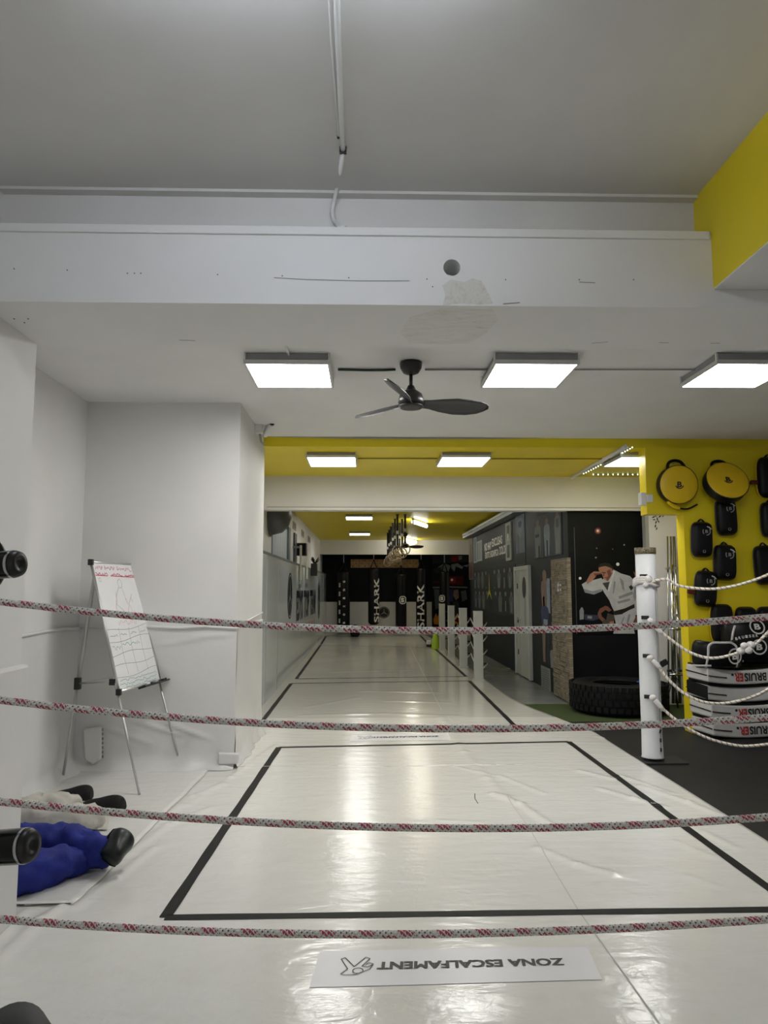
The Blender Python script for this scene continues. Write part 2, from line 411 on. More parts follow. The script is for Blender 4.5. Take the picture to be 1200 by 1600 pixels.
# second tarpaulin sheet in the recess, overlapping the first
sh = [P(38,1416,Z=0), P(75,1411,Z=0), P(95,1411,Z=0), P(112,1416,Z=0), P(150,1380,Z=0), P(205,1326,Z=0), P(262,1268,Z=0), P(312,1218,Z=0), P(332,1196,Z=0)]
pts = [(p.x, p.y) for p in sh]
b = B(); prev = None
fine = []
for (a, c) in zip(pts[:-1], pts[1:]):
    for k in range(10): fine.append((a[0]+(c[0]-a[0])*k/10+.004*math.sin(len(fine)*.8), a[1]+(c[1]-a[1])*k/10))
fine.append(pts[-1])
for (x, y) in fine:
    row = [b.bm.verts.new((max(XR, x-t*1.2), y+.0*t, float(hfun(x, y))+.010-.004*min(1, t*5))) for t in (0, .03, .1, .25, .5, 1)]
    low = b.bm.verts.new((x+.004, y-.003, float(hfun(x, y))+.0012)); row = [low]+row
    if prev:
        for k in range(len(row)-1):
            try: b.bm.faces.new((prev[k], prev[k+1], row[k+1], row[k]))
            except ValueError: pass
    prev = row
tarp = obj('tarpaulin_sheet', b, CANVAS, canvas, smooth=True)
strip('tarpaulin_edge', [(x+.006, y-.004) for x, y in fine], .007, SEAM, canvas, .003)
# ceilings
struct('ceiling_front', B().bx(-3, 7.2, -3, 3.42, ZC0, ZC0+.15), PAINTC)
struct('ceiling_main', B().bx(-3, 7.2, 3.42, YY, ZC1, ZC1+.27), PAINT)
struct('ceiling_hall', B().bx(-1.9, 7.2, YY, YFAR+.2, ZC2, ZC2+.38), YELLOW)
# front left wall / pillar
struct('wall_left', B().bx(-3.2, WL, -3, YP, -.1, ZC0), PAINT)
lp = B().bx(WL-.01, WL+.035, -3, YP+.02, 0, P(0,1045,X=WL).z)
lwp = struct('wall_padding_left', lp, VINYLW, bevel=.015)
# first beam with round hole
hc = P(706,418,Y=YF); XS = 1.578
ZBT = 3.225
b = B(); bm = b.bm
def outline(zs):
    return [bm.verts.new((x, YF, z)) for x, z in zs]
o4 = outline([(-3, ZB), (7.2, ZB), (7.2, ZBT), (-3, ZBT)])
ci = [bm.verts.new((hc.x+.039*math.cos(2*math.pi*k/28), YF, hc.z+.039*math.sin(2*math.pi*k/28))) for k in range(28)]
eds = [bm.edges.new((o4[i], o4[(i+1)%4])) for i in range(4)]+[bm.edges.new((ci[i], ci[(i+1)%28])) for i in range(28)]
bmesh.ops.triangle_fill(bm, use_beauty=True, edges=eds)
cb_ = [bm.verts.new((v.co.x, YF+.16, v.co.z)) for v in ci]
for k in range(28): bm.faces.new((ci[k], ci[(k+1)%28], cb_[(k+1)%28], cb_[k]))
bm.faces.new(cb_)
bk = [bm.verts.new((v.co.x, YP, v.co.z)) for v in o4]
for k in range(4): bm.faces.new((o4[k], o4[(k+1)%4], bk[(k+1)%4], bk[k]))
bm.faces.new(bk)
beam = struct('beam_front', b, PAINT)
obj('beam_lip', B().bx(-3, XS-.01, YF-.012, YF+.04, ZBT-.035, ZBT+.003), PAINT, beam, bevel=.003)
struct('wall_upper_band', B().bx(-3, 7.2, 3.35, 3.45, ZB+.2, ZC0+.02), PAINTC)
struct('trim_1', B().bx(-3, XS, 3.30, 3.352, ZC0-.014, ZC0+.01), PAINTC)
# peeled plaster under the hole
def poly_px(pl, **k): return [P(u, v, **k) for u, v in pl]
obj('plaster_patch', B().prism(poly_px([(691,446),(705,437),(726,441),(738,435),(752,439),(763,458),(770,474),(748,476),(720,474),(692,477),(696,460)], Y=YF), (0,-.0015,0)), PATCH, beam)
obj('plaster_patch', B().prism(poly_px([(640,496),(690,482),(770,484),(778,500),(760,520),(735,536),(690,538),(640,536),(625,520)], Z=ZB), (0,0,-.0008)), PATCH2, beam)
def crk(pts, wd=.004): 
    return obj('paint_crack', stroke(B(), poly_px(pts, Y=YF), wd, (0,-1,0)), mat('crack_grey', (.25,.24,.22), .9), beam)
crk([(428,434),(480,437),(520,438),(560,439),(640,439)], .003); crk([(786,475),(800,474),(812,473)], .005); crk([(905,441),(930,442)], .003)
nail = B()
for (u, v) in [(22,420),(105,422),(199,427),(210,427),(220,427),(340,429),(441,431),(545,434),(667,436),(676,448),(790,437),(905,437),(990,437)]:
    nail.cyl(P(u, v, Y=YF+.002), P(u, v, Y=YF-.002), .0035, seg=8)
obj('nail_hole', nail, mat('crack_grey'), beam)
nail = B()
for (u, v) in [(22,498),(38,504),(44,498)]: nail.cyl(P(u, v, Z=ZB+.001), P(u, v, Z=ZB-.002), .004, seg=8)
for px in ([(280,531),(305,532)],[(925,536),(950,534)],[(1030,535),(1045,535)],[(1110,536),(1125,536)]):
    stroke(nail, poly_px(px, Z=ZB), .005, (0,0,-1))
obj('paint_chip', nail, mat('crack_grey'), beam)
# yellow soffit box hanging from the front ceiling on the right
sof = B().bx(XS, 7.2, -3, 3.36, 2.962, ZC0+.01)
so = struct('ceiling_soffit', sof, YELLOW)
obj('soffit_underside', B().bx(XS+.002, 7.19, -2.99, YF-.002, 2.955, 2.963), PAINT, so)
# recess: side wall, back wall + column
struct('wall_recess_side', B().bx(-3.2, XR, YP, YCOL+.1, -.1, ZC1), PAINT)
struct('wall_recess_back', B().bx(-3.2, XCOL, YCOL, YY+.1, -.1, ZC1), PAINT)
ztop = P(260,980,Y=YCOL).z
def pad_sheet(name, b0, par=None): return obj(name, b0, VINYLW, par, bevel=.012)
def vinyl_sheet(name, O, ex, ey, W, Hh, nrm, amp, m=VINYLW, nx=70, ny=60, flare=.10, seed=0, curves=()):
    """hanging vinyl cover: wrinkled sheet that flares onto the floor"""
    O, ex, ey, nrm = Vector(O), Vector(ex), Vector(ey), Vector(nrm); bm = bmesh.new(); g = []
    for j in range(ny+1):
        v = j/ny; row = []
        for i in range(nx+1):
            u = i/nx; zz = v*Hh; x = u*W
            d = .012+amp*(.5+.5*math.sin(7*x+3*zz+seed))*math.sin(4.3*zz+2*x+seed)*.4
            lowk = max(0, 1-zz/.30)
            d += lowk*amp*2.2*math.sin(13*x-9*zz+seed)*math.sin(6*x+seed*2)
            d += flare*max(0, 1-zz/.13)**2.2
            for (cx, cz, sl, hh) in curves:
                dd = zz-(cz+sl*(x-cx)); 
                if abs(x-cx) < .28: d += hh*math.exp(-(dd/.018)**2)*(1-(abs(x-cx)/.28)**2)
            row.append(bm.verts.new(O+ex*x+ey*zz+nrm*max(.004, d)))
        g.append(row)
    for j in range(ny):
        for i in range(nx):
            f = bm.faces.new((g[j][i], g[j][i+1], g[j+1][i+1], g[j+1][i])); f.smooth = True
    # back edge so the sheet has depth
    top = [bm.verts.new(r.co-nrm*((r.co-O).dot(nrm))) for r in g[ny]]
    for i in range(nx): bm.faces.new((g[ny][i], g[ny][i+1], top[i+1], top[i]))
    return obj(name, bm, m)
s1 = vinyl_sheet('wall_padding_recess_back', (XR, YCOL, .004), X3, Z3, XCOL-XR+.012, ztop, (0,-1,0), .016, seed=1, curves=((.95,1.12,.12,.012),(1.18,1.17,.05,.012),(.75,.35,-.3,.02),(1.0,.33,-.35,.02),(.45,.30,-.35,.02)))
s1['kind'] = 'structure'
s2 = vinyl_sheet('wall_padding_recess_side', (XR, YP, .004), Y3, Z3, YCOL-YP, ztop, (1,0,0), .016, seed=2); s2['kind'] = 'structure'
s3 = vinyl_sheet('wall_padding_column', (XCOL, YCOL-.012, .004), Y3, Z3, YY+.1-YCOL+.012, ztop, (1,0,0), .012, seed=4, flare=.05); s3['kind'] = 'structure'
def piping(pts, r, name='padding_rail', par=None, m=VINYLW):
    return obj(name, B().tube(pts, r, 8), m, par)
rp = [Vector((XR+.02, YP+.05, ztop-.01))]+[Vector((XR+.02+.008*math.sin(k), YP+.05+(YCOL-YP-.08)*k/8, ztop-.008*math.sin(k*1.7))) for k in range(1, 9)]
piping(rp, .013, par=s2)
rp = [Vector((XR+.03+(XCOL-XR)*k/14, YCOL-.022, ztop+.006*math.sin(k*1.3))) for k in range(15)]
piping(rp, .012, par=s1)
piping([Vector((XCOL+.018, YCOL+(YY-YCOL)*k/6, ztop+.01+.012*k)) for k in range(7)], .010, par=s3)
# square flap at the foot of the recess padding, corner cuff of the column
q = [P(u, v, Y=YCOL-.04) for u, v in ((131,1138),(160,1134),(160,1186),(148,1194),(134,1186))]
fl = obj('padding_flap', B().prism(q, (0,-.05,0)), VINYLW, s1, bevel=.02, seg=3)
fe = B(); [fe.box(P(160.5, v, Y=YCOL-.095), (.012,.01,.022)) for v in range(1140, 1186, 7)]
obj('flap_stitching', fe, mat('grey_thread', (.25,.24,.22), .7), s1)
q = [P(u, v, Y=YCOL-.03) for u, v in ((342,1174),(375,1176),(373,1192),(342,1193))]
obj('padding_flap', B().prism(q, (0,-.05,0)), VINYLW, s1, bevel=.015, seg=3)
# hall left wall: white painted above, glossy white panel cladding below
struct('wall_hall_left', B().bx(-3.2, XH, YY+.1, YFAR, -.1, ZC2), PAINT)
mp_, nt_, bs_ = _new('glossy_white_sheet')
bs_.inputs['Base Color'].default_value = (.62,.66,.68,1); bs_.inputs['Roughness'].default_value = .10; bs_.inputs['IOR'].default_value = 1.6
bump(nt_, bs_, noise(nt_, coords(nt_, 'Object', (1,.35,.8)), 2.2, 2), .10, .02)
ZP = 2.10
hp = struct('wall_hall_cladding', B().bx(XH-.01, XM, YY+.3, YFAR-.02, -.02, ZP), mp_)
obj('cladding_cap', B().bx(XH, XM+.006, YY+.3, YFAR-.02, ZP-.012, ZP+.025), mat('dark_trim', (.10,.11,.11), .5), hp)
for y in (9.1, 10.6, 12.0, 24.6): obj('cladding_joint', B().bx(XM-.002, XM+.004, y-.006, y+.006, 0, ZP-.02), mat('joint_grey', (.32,.33,.32), .5), hp)
# white end post of the cladding by the column
obj('cladding_end', B().bx(XM-.05, XM+.05, YY+.24, YY+.34, 0, 2.45), PAINT, hp, bevel=.01)
# far wall: black above, white below
fw = struct('wall_far', B().bx(-1.9, 7.2, YFAR, YFAR+.2, -.1, 1.14), PAINT)
obj('wall_far_upper', B().bx(-1.9, 7.2, YFAR-.004, YFAR+.2, 1.14, ZC2), BLACKW, fw)
ybm = struct('beam_far', B().bx(-1.9, 7.2, YB3, YB3+.3, 2.765, ZC2+.01), PAINT)
obj('beam_rail', B().bx(-1.55, 7, YB3-.02, YB3+.01, 2.755, 2.80), PAINT, ybm)
# hall beam
ZHB = P(600,797,Y=YD-.08).z
hb = struct('beam_hall', B().bx(XCOL-.3, 7.2, YD-.08, YD+.14, ZHB, ZC2+.02), PAINT)
obj('beam_rail', B().bx(XCOL-.25, 7.0, YD-.105, YD-.078, ZHB-.004, ZHB+.035), WHITEP, hb, bevel=.004)
obj('beam_shadow_gap', B().bx(XCOL-.25, 7.0, YD-.085, YD-.079, ZHB+.035, ZHB+.045), mat('crack_grey'), hb)
# yellow wall on the right, an L over the opening
XY0 = P(1009,740,Y=YY).x; XY1 = P(1072,900,Y=YY).x; ZYO = P(1030,803,Y=YY).z
yw = struct('wall_yellow', B().bx(XY0, XY1, YY, YY+.20, ZYO, ZC1+.01).bx(XY1, 7.2, YY, YY+.20, -.1, ZC1+.01), YELLOW)
# step between main ceiling and hall ceiling is the yellow slab edge; thin grey cable trunking along it
tr = B(); tr.tube([P(413+(1000-413)*k/30, 681+4*math.sin(math.pi*min(1,k/27)) -2*max(0,(k-26))/4, Y=YY-.02) for k in range(31)], .011, 6)
tag(obj('ceiling_cable', tr, mat('grey_cable_cover', (.30,.30,.29), .6)), 'grey cable strung along the edge of the yellow ceiling', 'cable')
# dark room on the right of the hall
dw = struct('wall_dark_front', B().bx(XD, 7.2, YD, YD+.15, -.1, ZC2), BLACKW)
ds = struct('wall_dark_side', B().bx(XD, XD+.15, YD+.15, 21.0, -.1, ZC2), NAVYW)
struct('wall_dark_end', B().bx(XD, 7.2, 20.9, 21.05, -.1, ZC2), NAVYW)
# white wall behind the opening
XW0 = P(1017,900,Y=YD-.3).x
wi = struct('wall_white_inner', B().bx(XW0, XW0+.9, YD-.30, YD-.18, -.1, ZC2), mat('cool_white_wall', (.66,.66,.68), .5, var=.03))
obj('wall_edge_trim', B().bx(XW0-.05, XW0, YD-.29, YD-.17, -.1, ZC2), mat('joint_grey'), wi)
struct('wall_right', B().bx(7.0, 7.2, -3, 11, -.1, ZC0), PAINT)
# leaf decals on that wall
b = B()
for (u, v, a, l) in [(1021,808,200,7),(1024,806,150,6),(1027,811,100,7),(1031,807,40,7),(1034,805,20,6),(1025,816,250,7),(1029,815,300,6),(1024,822,260,7),(1026,826,250,6),(1022,812,180,6),(1036,806,60,6),(1030,803,90,6)]:
    c = P(u, v, Y=YD-.30); ca, sa = math.cos(math.radians(a)), math.sin(math.radians(a)); d = Vector((ca,0,sa)); n = Vector((-sa,0,ca)); s_ = l/112*.5
    b.prism([c-d*s_, c+n*s_*.35, c+d*s_, c-n*s_*.35], (0,-.002,0))
obj('leaf_decal', b, INKK, wi)
# ================================================================== LIGHT FITTINGS
def panel(cx, y0, z, label, group, wd=.605, ln=.63, ceil=ZC1, glow=None):
    t = thing('ceiling_light_panel', (cx, y0+ln/2, z), label, 'ceiling light', group)
    obj('housing', B().bx(cx-wd/2-.002, cx+wd/2+.002, y0-.002, y0+ln+.002, z+.019, ceil-.004), mat('panel_housing', (.30,.30,.31), .6), t)
    fr = B()
    fr.bx(cx-wd/2-.018, cx-wd/2, y0-.018, y0+ln+.018, z-.002, z+.028).bx(cx+wd/2, cx+wd/2+.018, y0-.018, y0+ln+.018, z-.002, z+.028)
    fr.bx(cx-wd/2, cx+wd/2, y0-.018, y0, z-.002, z+.028).bx(cx-wd/2, cx+wd/2, y0+ln, y0+ln+.018, z-.002, z+.028)
    obj('frame', fr, FRAMEM, t)
    obj('diffuser', B().bx(cx-wd/2, cx+wd/2, y0, y0+ln, z, z+.02), glow or GLOW, t)
    for sx in (-1, 1):
        for sy in (0, 1):
            obj('bracket', B().box((cx+sx*(wd/2+.012), y0+sy*ln, (z+.02+ceil)/2), (.012,.02,ceil-z-.02)), WHITEP, t)
    return t
ZP1 = 3.265
for (ul, ur, lab) in ((384.2,511.7,'square lit ceiling panel beside the column, wired to the black fan'), (775.5,902.5,'square lit ceiling panel on the other side of the fan from the column'), (1122,1250,'square lit ceiling panel in front of the yellow wall with the pads')):
    a = P(ul, 568.5, Z=ZP1); c = P(ur, 568.5, Z=ZP1)
    panel((a.x+c.x)/2, a.y, ZP1, lab, 'panels on the white ceiling')
ZP2 = 3.175
for (ul, ur, lab) in ((479.7,554.9,'smaller looking lit panel on yellow ceiling between column and its neighbour'), (692.2,765.6,'lit panel in the middle of the yellow ceiling strip'), (972,1046,'lit panel on yellow ceiling framed by the bead of tiny lights')):
    a = P(ul, 714.6, Z=ZP2); c = P(ur, 714.6, Z=ZP2)
    panel((a.x+c.x)/2, a.y, ZP2, lab, 'panels on the yellow ceiling', wd=.575, ln=.66, ceil=ZC2, glow=GLOW1)
for (cx, y0, lab) in ((-.16,16.2,'lit panel on far yellow ceiling, nearer the white beam'), (-.19,21.1,'lit panel on far yellow ceiling, close to the punching bags'), (-.16,12.9,'lit panel on yellow ceiling just behind the white hall beam')):
    panel(cx, y0, 3.175, lab, 'panels along the hall', wd=.575, ln=.66, ceil=ZC2, glow=GLOW2)
def batten(c, d, ln, r, label, st, col, ceil, group=None):
    c = Vector(c); d = Vector(d).normalized(); t = thing('tube_light', c, label, 'tube light', group)
    q = Matrix((d, Z3.cross(d), Z3)).transposed()
    obj('batten_housing', B().box(c+Z3*(r+.02), (ln+.06, .05, .035), q), mat('panel_housing'), t)
    obj('tube', B().cyl(c-d*ln/2, c+d*ln/2, r, seg=14), emit('lit_tube_%g' % st, col, st), t)
    for s_ in (-1, 1): obj('lamp_holder', B().box(c+d*s_*(ln/2+.012)+Z3*.005, (.022, .04, 2.6*r), q), WHITEP, t)
    for s_ in (-1, 1): obj('ceiling_bracket', B().cyl(c+d*s_*ln*.3+Z3*(r+.03), Vector((*(c+d*s_*ln*.3).xy, ceil)), .008, seg=8), WHITEP, t)
a = P(656,818,Z=3.17); c = P(642,845,Z=3.17)
for q, lb in ((a, 'bright tube light near the hanging rings, further from the bags'), (c, 'bright tube light near the hanging rings, closer to the bags')):
    batten((q.x, q.y, 3.16), (.35,1,0), 1.2, .04, lb, 12, (1,.97,.92), ZC2, 'tube lights in the hall')
batten((-.2, 1.78, 3.40), (1,0,0), 1.2, .016, 'cool white tube light on the front ceiling at the end of the conduit', 30, (.82,.885,1), ZC0)
# light bead (string of tiny LEDs)
LED = emit('tiny_led', (.75,1,.85), 5)
t = thing('led_light_string', P(950,741,Y=YD-.12), 'string of tiny white lights edging the yellow ceiling corner', 'light string')
l1 = [P(912+(988-912)*k/20, 740-41*(k/20)**1.05, Z=ZC2-.014) for k in range(21)]
l2 = [P(927+(1004-927)*k/10, 741.5, Z=ZC2-.014) for k in range(11)]
b = B(); [b.ball(p, .0065, 8) for p in l1+l2]; o = obj('led_beads', b, LED, t); o['kind'] = 'stuff'
obj('led_strip', B().tube([p+Z3*.008 for p in l1], .005, 6), mat('panel_housing'), t)
obj('led_strip', B().tube([p+Z3*.008 for p in l2], .005, 6), mat('panel_housing'), t)
tri = P(893,746,Z=ZC2-.015); tri2 = P(978,698,Z=ZC2-.015)
tg = struct('trim_2', B().tube([(tri.x, tri.y, ZC2-.015), (tri2.x, tri2.y, ZC2-.015)], .03, 4), PAINT)
# cables on the ceilings
def cable(pts, r, m, label, name='ceiling_cable', seg=6, cat='cable'):
    return tag(obj(name, B().tube(pts, r, seg), m), label, cat)
GC = mat('grey_cable_cover')
zc = ZC1-.012
cable([P(u, 578+.6*math.sin(u*.2), Z=zc) for u in (528,550,575,600,618)], .010, mat('dark_green_cable', (.02,.035,.025), .5), 'dark doubled cable running from ceiling panel to fan')
cable([P(u, 577.5, Z=zc) for u in (664,700,762)], .008, GC, 'thin grey cable between fan and ceiling panel')
cable([P(u, 577.5, Z=zc) for u in (896,1000,1124)], .006, GC, 'long thin cable between two ceiling panels right of fan')
cable([P(447,541,Z=zc), P(451,553,Z=zc), P(452,560,Z=zc)], .010, WHITEP, 'short white cable entering panel beside the column')
zc2 = ZC2-.01
cable([P(u, 716.5, Z=zc2) for u in (559,620,684)], .008, mat('ochre_cable', (.30,.22,.02), .6), 'yellow painted cable between two panels on yellow ceiling')
cable([P(u, 717, Z=zc2) for u in (768,850,965)], .008, mat('ochre_cable'), 'yellow painted cable leading to the panel by the light string')
# conduit on the front ceiling
t = thing('conduit_pipe', (-.12, 2.9, ZC0), 'white conduit pipes running along the front ceiling down to the beam', 'conduit')
zz = ZC0-.014
m_ = [P(526,0,Z=zz), P(528,60,Z=zz), P(531,130,Z=zz), P(534,200,Z=zz), P(536,235,Z=zz)]
m0 = m_[0]; m_ = [m0+Vector((-.01,-.28,0))]+m_
obj('conduit', B().tube(m_, .011, 10), WHITEP, t)
m2 = [P(515,0,Z=zz), P(518,60,Z=zz), P(523,130,Z=zz), P(529,212,Z=zz)]
m2 = [m2[0]+Vector((-.01,-.28,0))]+m2
obj('cable', B().tube(m2, .005, 8), WHITEP, t)
e1 = m_[-1]
obj('conduit', B().tube([e1+Vector((0,.004,-.004)), P(529,285,Y=3.27), P(521,318,Y=3.33), P(519,332,Y=3.335), P(522,345,Y=3.32), P(531,354,Y=3.28), P(540,356,Y=3.25)], .010, 10), WHITEP, t)
obj('clip', B().box(e1, (.03,.018,.026)), BLK, t)
obj('clip', B().box(P(529,214,Z=ZC0-.006), (.012,.01,.012)), BLK, t)
# ================================================================== CEILING FAN
def fan(c, zc_, R0, ang, label, name='ceiling_fan', blade_r=.64, zh=None):
    x, y = c; t = thing(name, (x, y, zc_), label, 'ceiling fan')
    zh = zh or zc_-.33
    obj('canopy', B().lathe([(0,0),(.082,-.002),(.088,-.012),(.082,-.05),(.06,-.085),(.03,-.098),(0,-.1)], (x,y,zc_)), BLK, t)
    obj('downrod', B().cyl((x,y,zc_-.095), (x,y,zh+.10), .014), BLK, t)
    obj('rod_collar', B().lathe([(0,.13),(.024,.128),(.036,.10),(.042,.085),(0,.083)], (x,y,zh)), BLK, t)
    obj('motor_housing', B().lathe([(0,.095),(.045,.09),(.085,.06),(.098,.02),(.10,-.01),(.085,-.03),(0,-.032)], (x,y,zh)), BLK, t)
    obj('hub_cap', B().lathe([(0,-.03),(.096,-.03),(.098,-.038),(.08,-.052),(0,-.06)], (x,y,zh)), mat('dark_grey_plastic', (.03,.03,.032), .4), t)
    for a in ang:
        a = math.radians(a); d = Vector((math.cos(a), math.sin(a), 0)); n = Vector((-math.sin(a), math.cos(a), 0))
        prof = [(.08,.03,-.03,.0),(.15,.036,-.036,.002),(.24,.058,-.052,.004),(.36,.078,-.070,.006),(.47,.078,-.070,.006),(.56,.060,-.062,.005),(.61,.032,-.046,.003),(blade_r,.002,-.018,.0)]
        b = B(); rows = []
        for (r, w1, w0, cz) in prof:
            k = r/.64*blade_r if r < .64 else blade_r
            tw = .10
            row = []
            for j in range(5):
                s_ = w0+(w1-w0)*j/4; zc3 = zh-.015-s_*math.tan(.62*(1-.25*r/.64))+.012*math.sin(math.pi*j/4)+.0*k
                for th in (0, .006): row.append(b.bm.verts.new(Vector((x,y,0))+d*k+n*s_+Z3*(zc3+th)))
            rows.append(row)
        for r0, r1 in zip(rows[:-1], rows[1:]):
            for j in range(4):
                for th in (0, 1):
                    f = b.bm.faces.new((r0[2*j+th], r0[2*j+2+th], r1[2*j+2+th], r1[2*j+th])); f.smooth = True
            for j in (0, 4): b.bm.faces.new((r0[2*j], r0[2*j+1], r1[2*j+1], r1[2*j]))
        for r0 in (rows[0], rows[-1]):
            for j in range(4): b.bm.faces.new((r0[2*j], r0[2*j+2], r0[2*j+3], r0[2*j+1]))
        obj('blade', b, mat('dark_grey_plastic'), t)
    return t
fc = P(642,566,Z=ZC1)
fan((fc.x, fc.y), ZC1, 0, (13,133,253), 'black three-bladed ceiling fan hanging between two light panels', zh=P(642,628,Y=fc.y).z)
q = P(632,850,Z=ZC2); fan((1.15, 21.8), ZC2, 0, (20,140,260), 'small looking dark ceiling fan behind the hanging rings', blade_r=.62, zh=2.86)
# ================================================================== CCTV camera by the column
cc = P(404,672,X=XCOL+.03)
t = thing('security_camera', P(408,690,X=XCOL+.02), 'white security camera on a bracket at the top of the column', 'camera')
y0 = 7.8
def V(u, v, Y=y0): return P(u, v, Y=Y)
obj('junction_box', B().box(V(404,670), (.09,.08,.11)), WHITEP, t, bevel=.01)
obj('bracket', B().cyl(V(419,653), V(419,666), .012, seg=10).cyl(V(419,655), V(419,652.5), .03, seg=14), WHITEP, t)
obj('camera_body', B().cyl(V(411,676)+Y3*.12, V(426,664)-Y3*.06, .036, seg=18), WHITEP, t, bevel=.006)
obj('lens', B().cyl(V(426,664)-Y3*.055, V(426.6,663.5)-Y3*.075, .024, seg=16), BLK, t)
obj('cable_drop', B().tube([V(406,678), V(408,690), V(413,695)], .012, 8), mat('joint_grey'), t)
# switch on the yellow wall edge
t = thing('wall_switch', (XY0, YY, 2.4), 'small white switch box on the edge of the yellow wall', 'switch')
q = P(1001,779,Y=YY)
obj('switch_box', B().box((XY0-.03, YY+.06, q.z), (.06,.10,.15)), WHITEP, t, bevel=.006)
obj('switch_plate', B().box((XY0+.03, YY-.012, q.z), (.07,.025,.09)), WHITEP, t, bevel=.004)
# ================================================================== FOREGROUND ROPES
YR = 2.24
RP = [[940,952,962,969.5,976,981,984,985.5,985,982.5,978,971.5,964],[1094,1105,1115,1123.5,1130,1134,1137,1138.5,1138.5,1136.5,1133,1127,1121],
      [1252.5,1262.5,1271.5,1278.5,1284,1289,1292.5,1295,1294.5,1292,1288.5,1283,1277],[1436.5,1443.5,1450,1454.5,1457.5,1459.5,1460.3,1460,1457,1453,1448,1443,1437]]
RLAB = ['topmost red-flecked white rope strung across the front of the mat', 'second red-flecked rope down, strung just below the topmost one', 'third red-flecked rope down, above the lowest one', 'lowest red-flecked white rope, just above the near floor sticker']
XPOST = 2.42
for rows, lab in zip(RP, RLAB):
    us = np.arange(0, 1201, 100); co = np.polyfit(us, rows, 3)
    p3 = [P(u, float(np.polyval(co, u)), Y=YR) for u in range(0, 1201, 30)]
    sl = (p3[0]-p3[2]).normalized(); sr = (p3[-1]-p3[-3]).normalized()
    left = [p3[0]+sl*((WL+.02-p3[0].x)/sl.x)*k for k in (1,.66,.33)]; right = [p3[-1]+sr*((XPOST-.11-p3[-1].x)/sr.x)*k for k in (.33,.66,1)]
    t = thing('ring_rope', left[0], lab, 'rope', 'ropes across the front of the mat')
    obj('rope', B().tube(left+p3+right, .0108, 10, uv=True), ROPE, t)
    obj('wall_hook', B().lathe([(.03,0),(.03,.006),(.012,.008),(.012,.03),(0,.03)], left[0]-X3*.02, (1,0,0)), CHROME, t)
    rc = Vector((XPOST, YR, right[-1].z)); obj('post_loop', B().tube(circ(rc, X3, Y3, .115, 20), .0108, 8, closed=True, uv=True), ROPE, t)
def ring_post(x, y, top, r, label, group=None, nm='ring_post'):
    t = thing(nm, (x, y, ZR), label, 'ring post', group)
    return t
t = thing('ring_post', (XPOST, YR, 0), 'white ring post the front ropes are tied to', 'ring post')
obj('pole', B().cyl((XPOST,YR,0), (XPOST,YR,1.96), .1, seg=24), WHITEP, t, bevel=.01)
obj('base_plate', B().box((XPOST,YR,.012), (.34,.34,.016)), BLKM, t)
# ================================================================== RIGHT RING POST WITH WHITE ROPES
pb = P(1026,1193,Z=ZR); px0, py0 = pb.x, pb.y+.09; pr_ = .100
def onpost(v): return P(1020, v, Y=py0-pr_).z
ztp = P(1020,856,Y=py0).z; zcm = P(1020,866,Y=py0).z
WP = mat('white_post_padding', (.70,.71,.73), .38, var=.05, vs=4, bs=14, bst=.3, bd=.006)
post = thing('ring_post', (px0, py0, ZR), 'white padded ring post with leopard print band standing by the yellow wall', 'ring post')
rows = [(.104,.02),(.098,.03),(.094,.3),(.096,.7),(.094,1.1),(.097,1.4),(.095,zcm+.02)]
obj('padding', B().lathe([(0,ZR+.02)]+rows+[(0,zcm+.02)], (px0,py0,0), seg=28), WP, post)
obj('leopard_band', B().lathe([(.093,zcm),(.100,zcm+.002),(.100,ztp),(0,ztp)], (px0,py0,0), seg=28), CAMO, post)
obj('base_plate', B().box((px0+.05,py0,ZR+.008), (.46,.30,.014)), BLKM, post)
obj('padding_seam', B().bx(px0+.045, px0+.051, py0-.094, py0-.082, .1, 1.7), mat('joint_grey'), post)
for v in (1143,1157,1172): obj('black_tie', B().box((px0+.045, py0-.092, onpost(v)), (.012,.012,.035), Matrix.Rotation(.3*(v%5-2),3,'Y')), BLK, post)
tied = [(900,914,'u'),(965,973,'u'),(1025,1036,'u'),(1089,1098,'u')]
for v0, v1, _ in tied: obj('strap', B().box((px0-.055, py0-.082, onpost(v0)), (.07,.03,.035), Matrix.Rotation(-.4,3,'Z')), BLK, post, bevel=.004)
obj('strap', B().box((px0+.12, py0-.03, onpost(1038)), (.09,.03,.05), Matrix.Rotation(-.5,3,'Y')), BLK, post)
# ropes to the right: pixel traces at a steadily changing depth (towards a post outside the view)
rr = [([(1016,910),(1040,905),(1060,915),(1090,919.5),(1120,920),(1150,915),(1180,906),(1200,898),(1225,888)], 'topmost white rope tied to leopard banded post'),
      ([(1018,972),(1030,985),(1052,1002),(1075,1018),(1100,1027),(1120,1028),(1140,1024),(1158,1018),(1180,1007),(1200,988),(1225,966)], 'knotted white rope, second from top on leopard banded post'),
      ([(1018,1030),(1028,1040),(1045,1062),(1070,1084),(1100,1097),(1130,1099),(1160,1094),(1185,1085),(1200,1077),(1225,1062)], 'white rope third from top on leopard banded post'),
      ([(1022,1092),(1032,1104),(1055,1124),(1080,1141),(1110,1155),(1140,1163),(1165,1166),(1200,1163),(1225,1158)], 'lowest white rope tied to leopard banded post')]
def smooth_pts(p, n=5):
    p = [Vector(q) for q in p]; out = []
    for i in range(len(p)-1):
        a, b_, c, d = p[max(i-1,0)], p[i], p[i+1], p[min(i+2, len(p)-1)]
        for k in range(n):
            s_ = k/n; out.append(.5*((2*b_)+(c-a)*s_+(2*a-5*b_+4*c-d)*s_*s_+(3*b_-a-3*c+d)*s_**3))
    return out+[p[-1]]
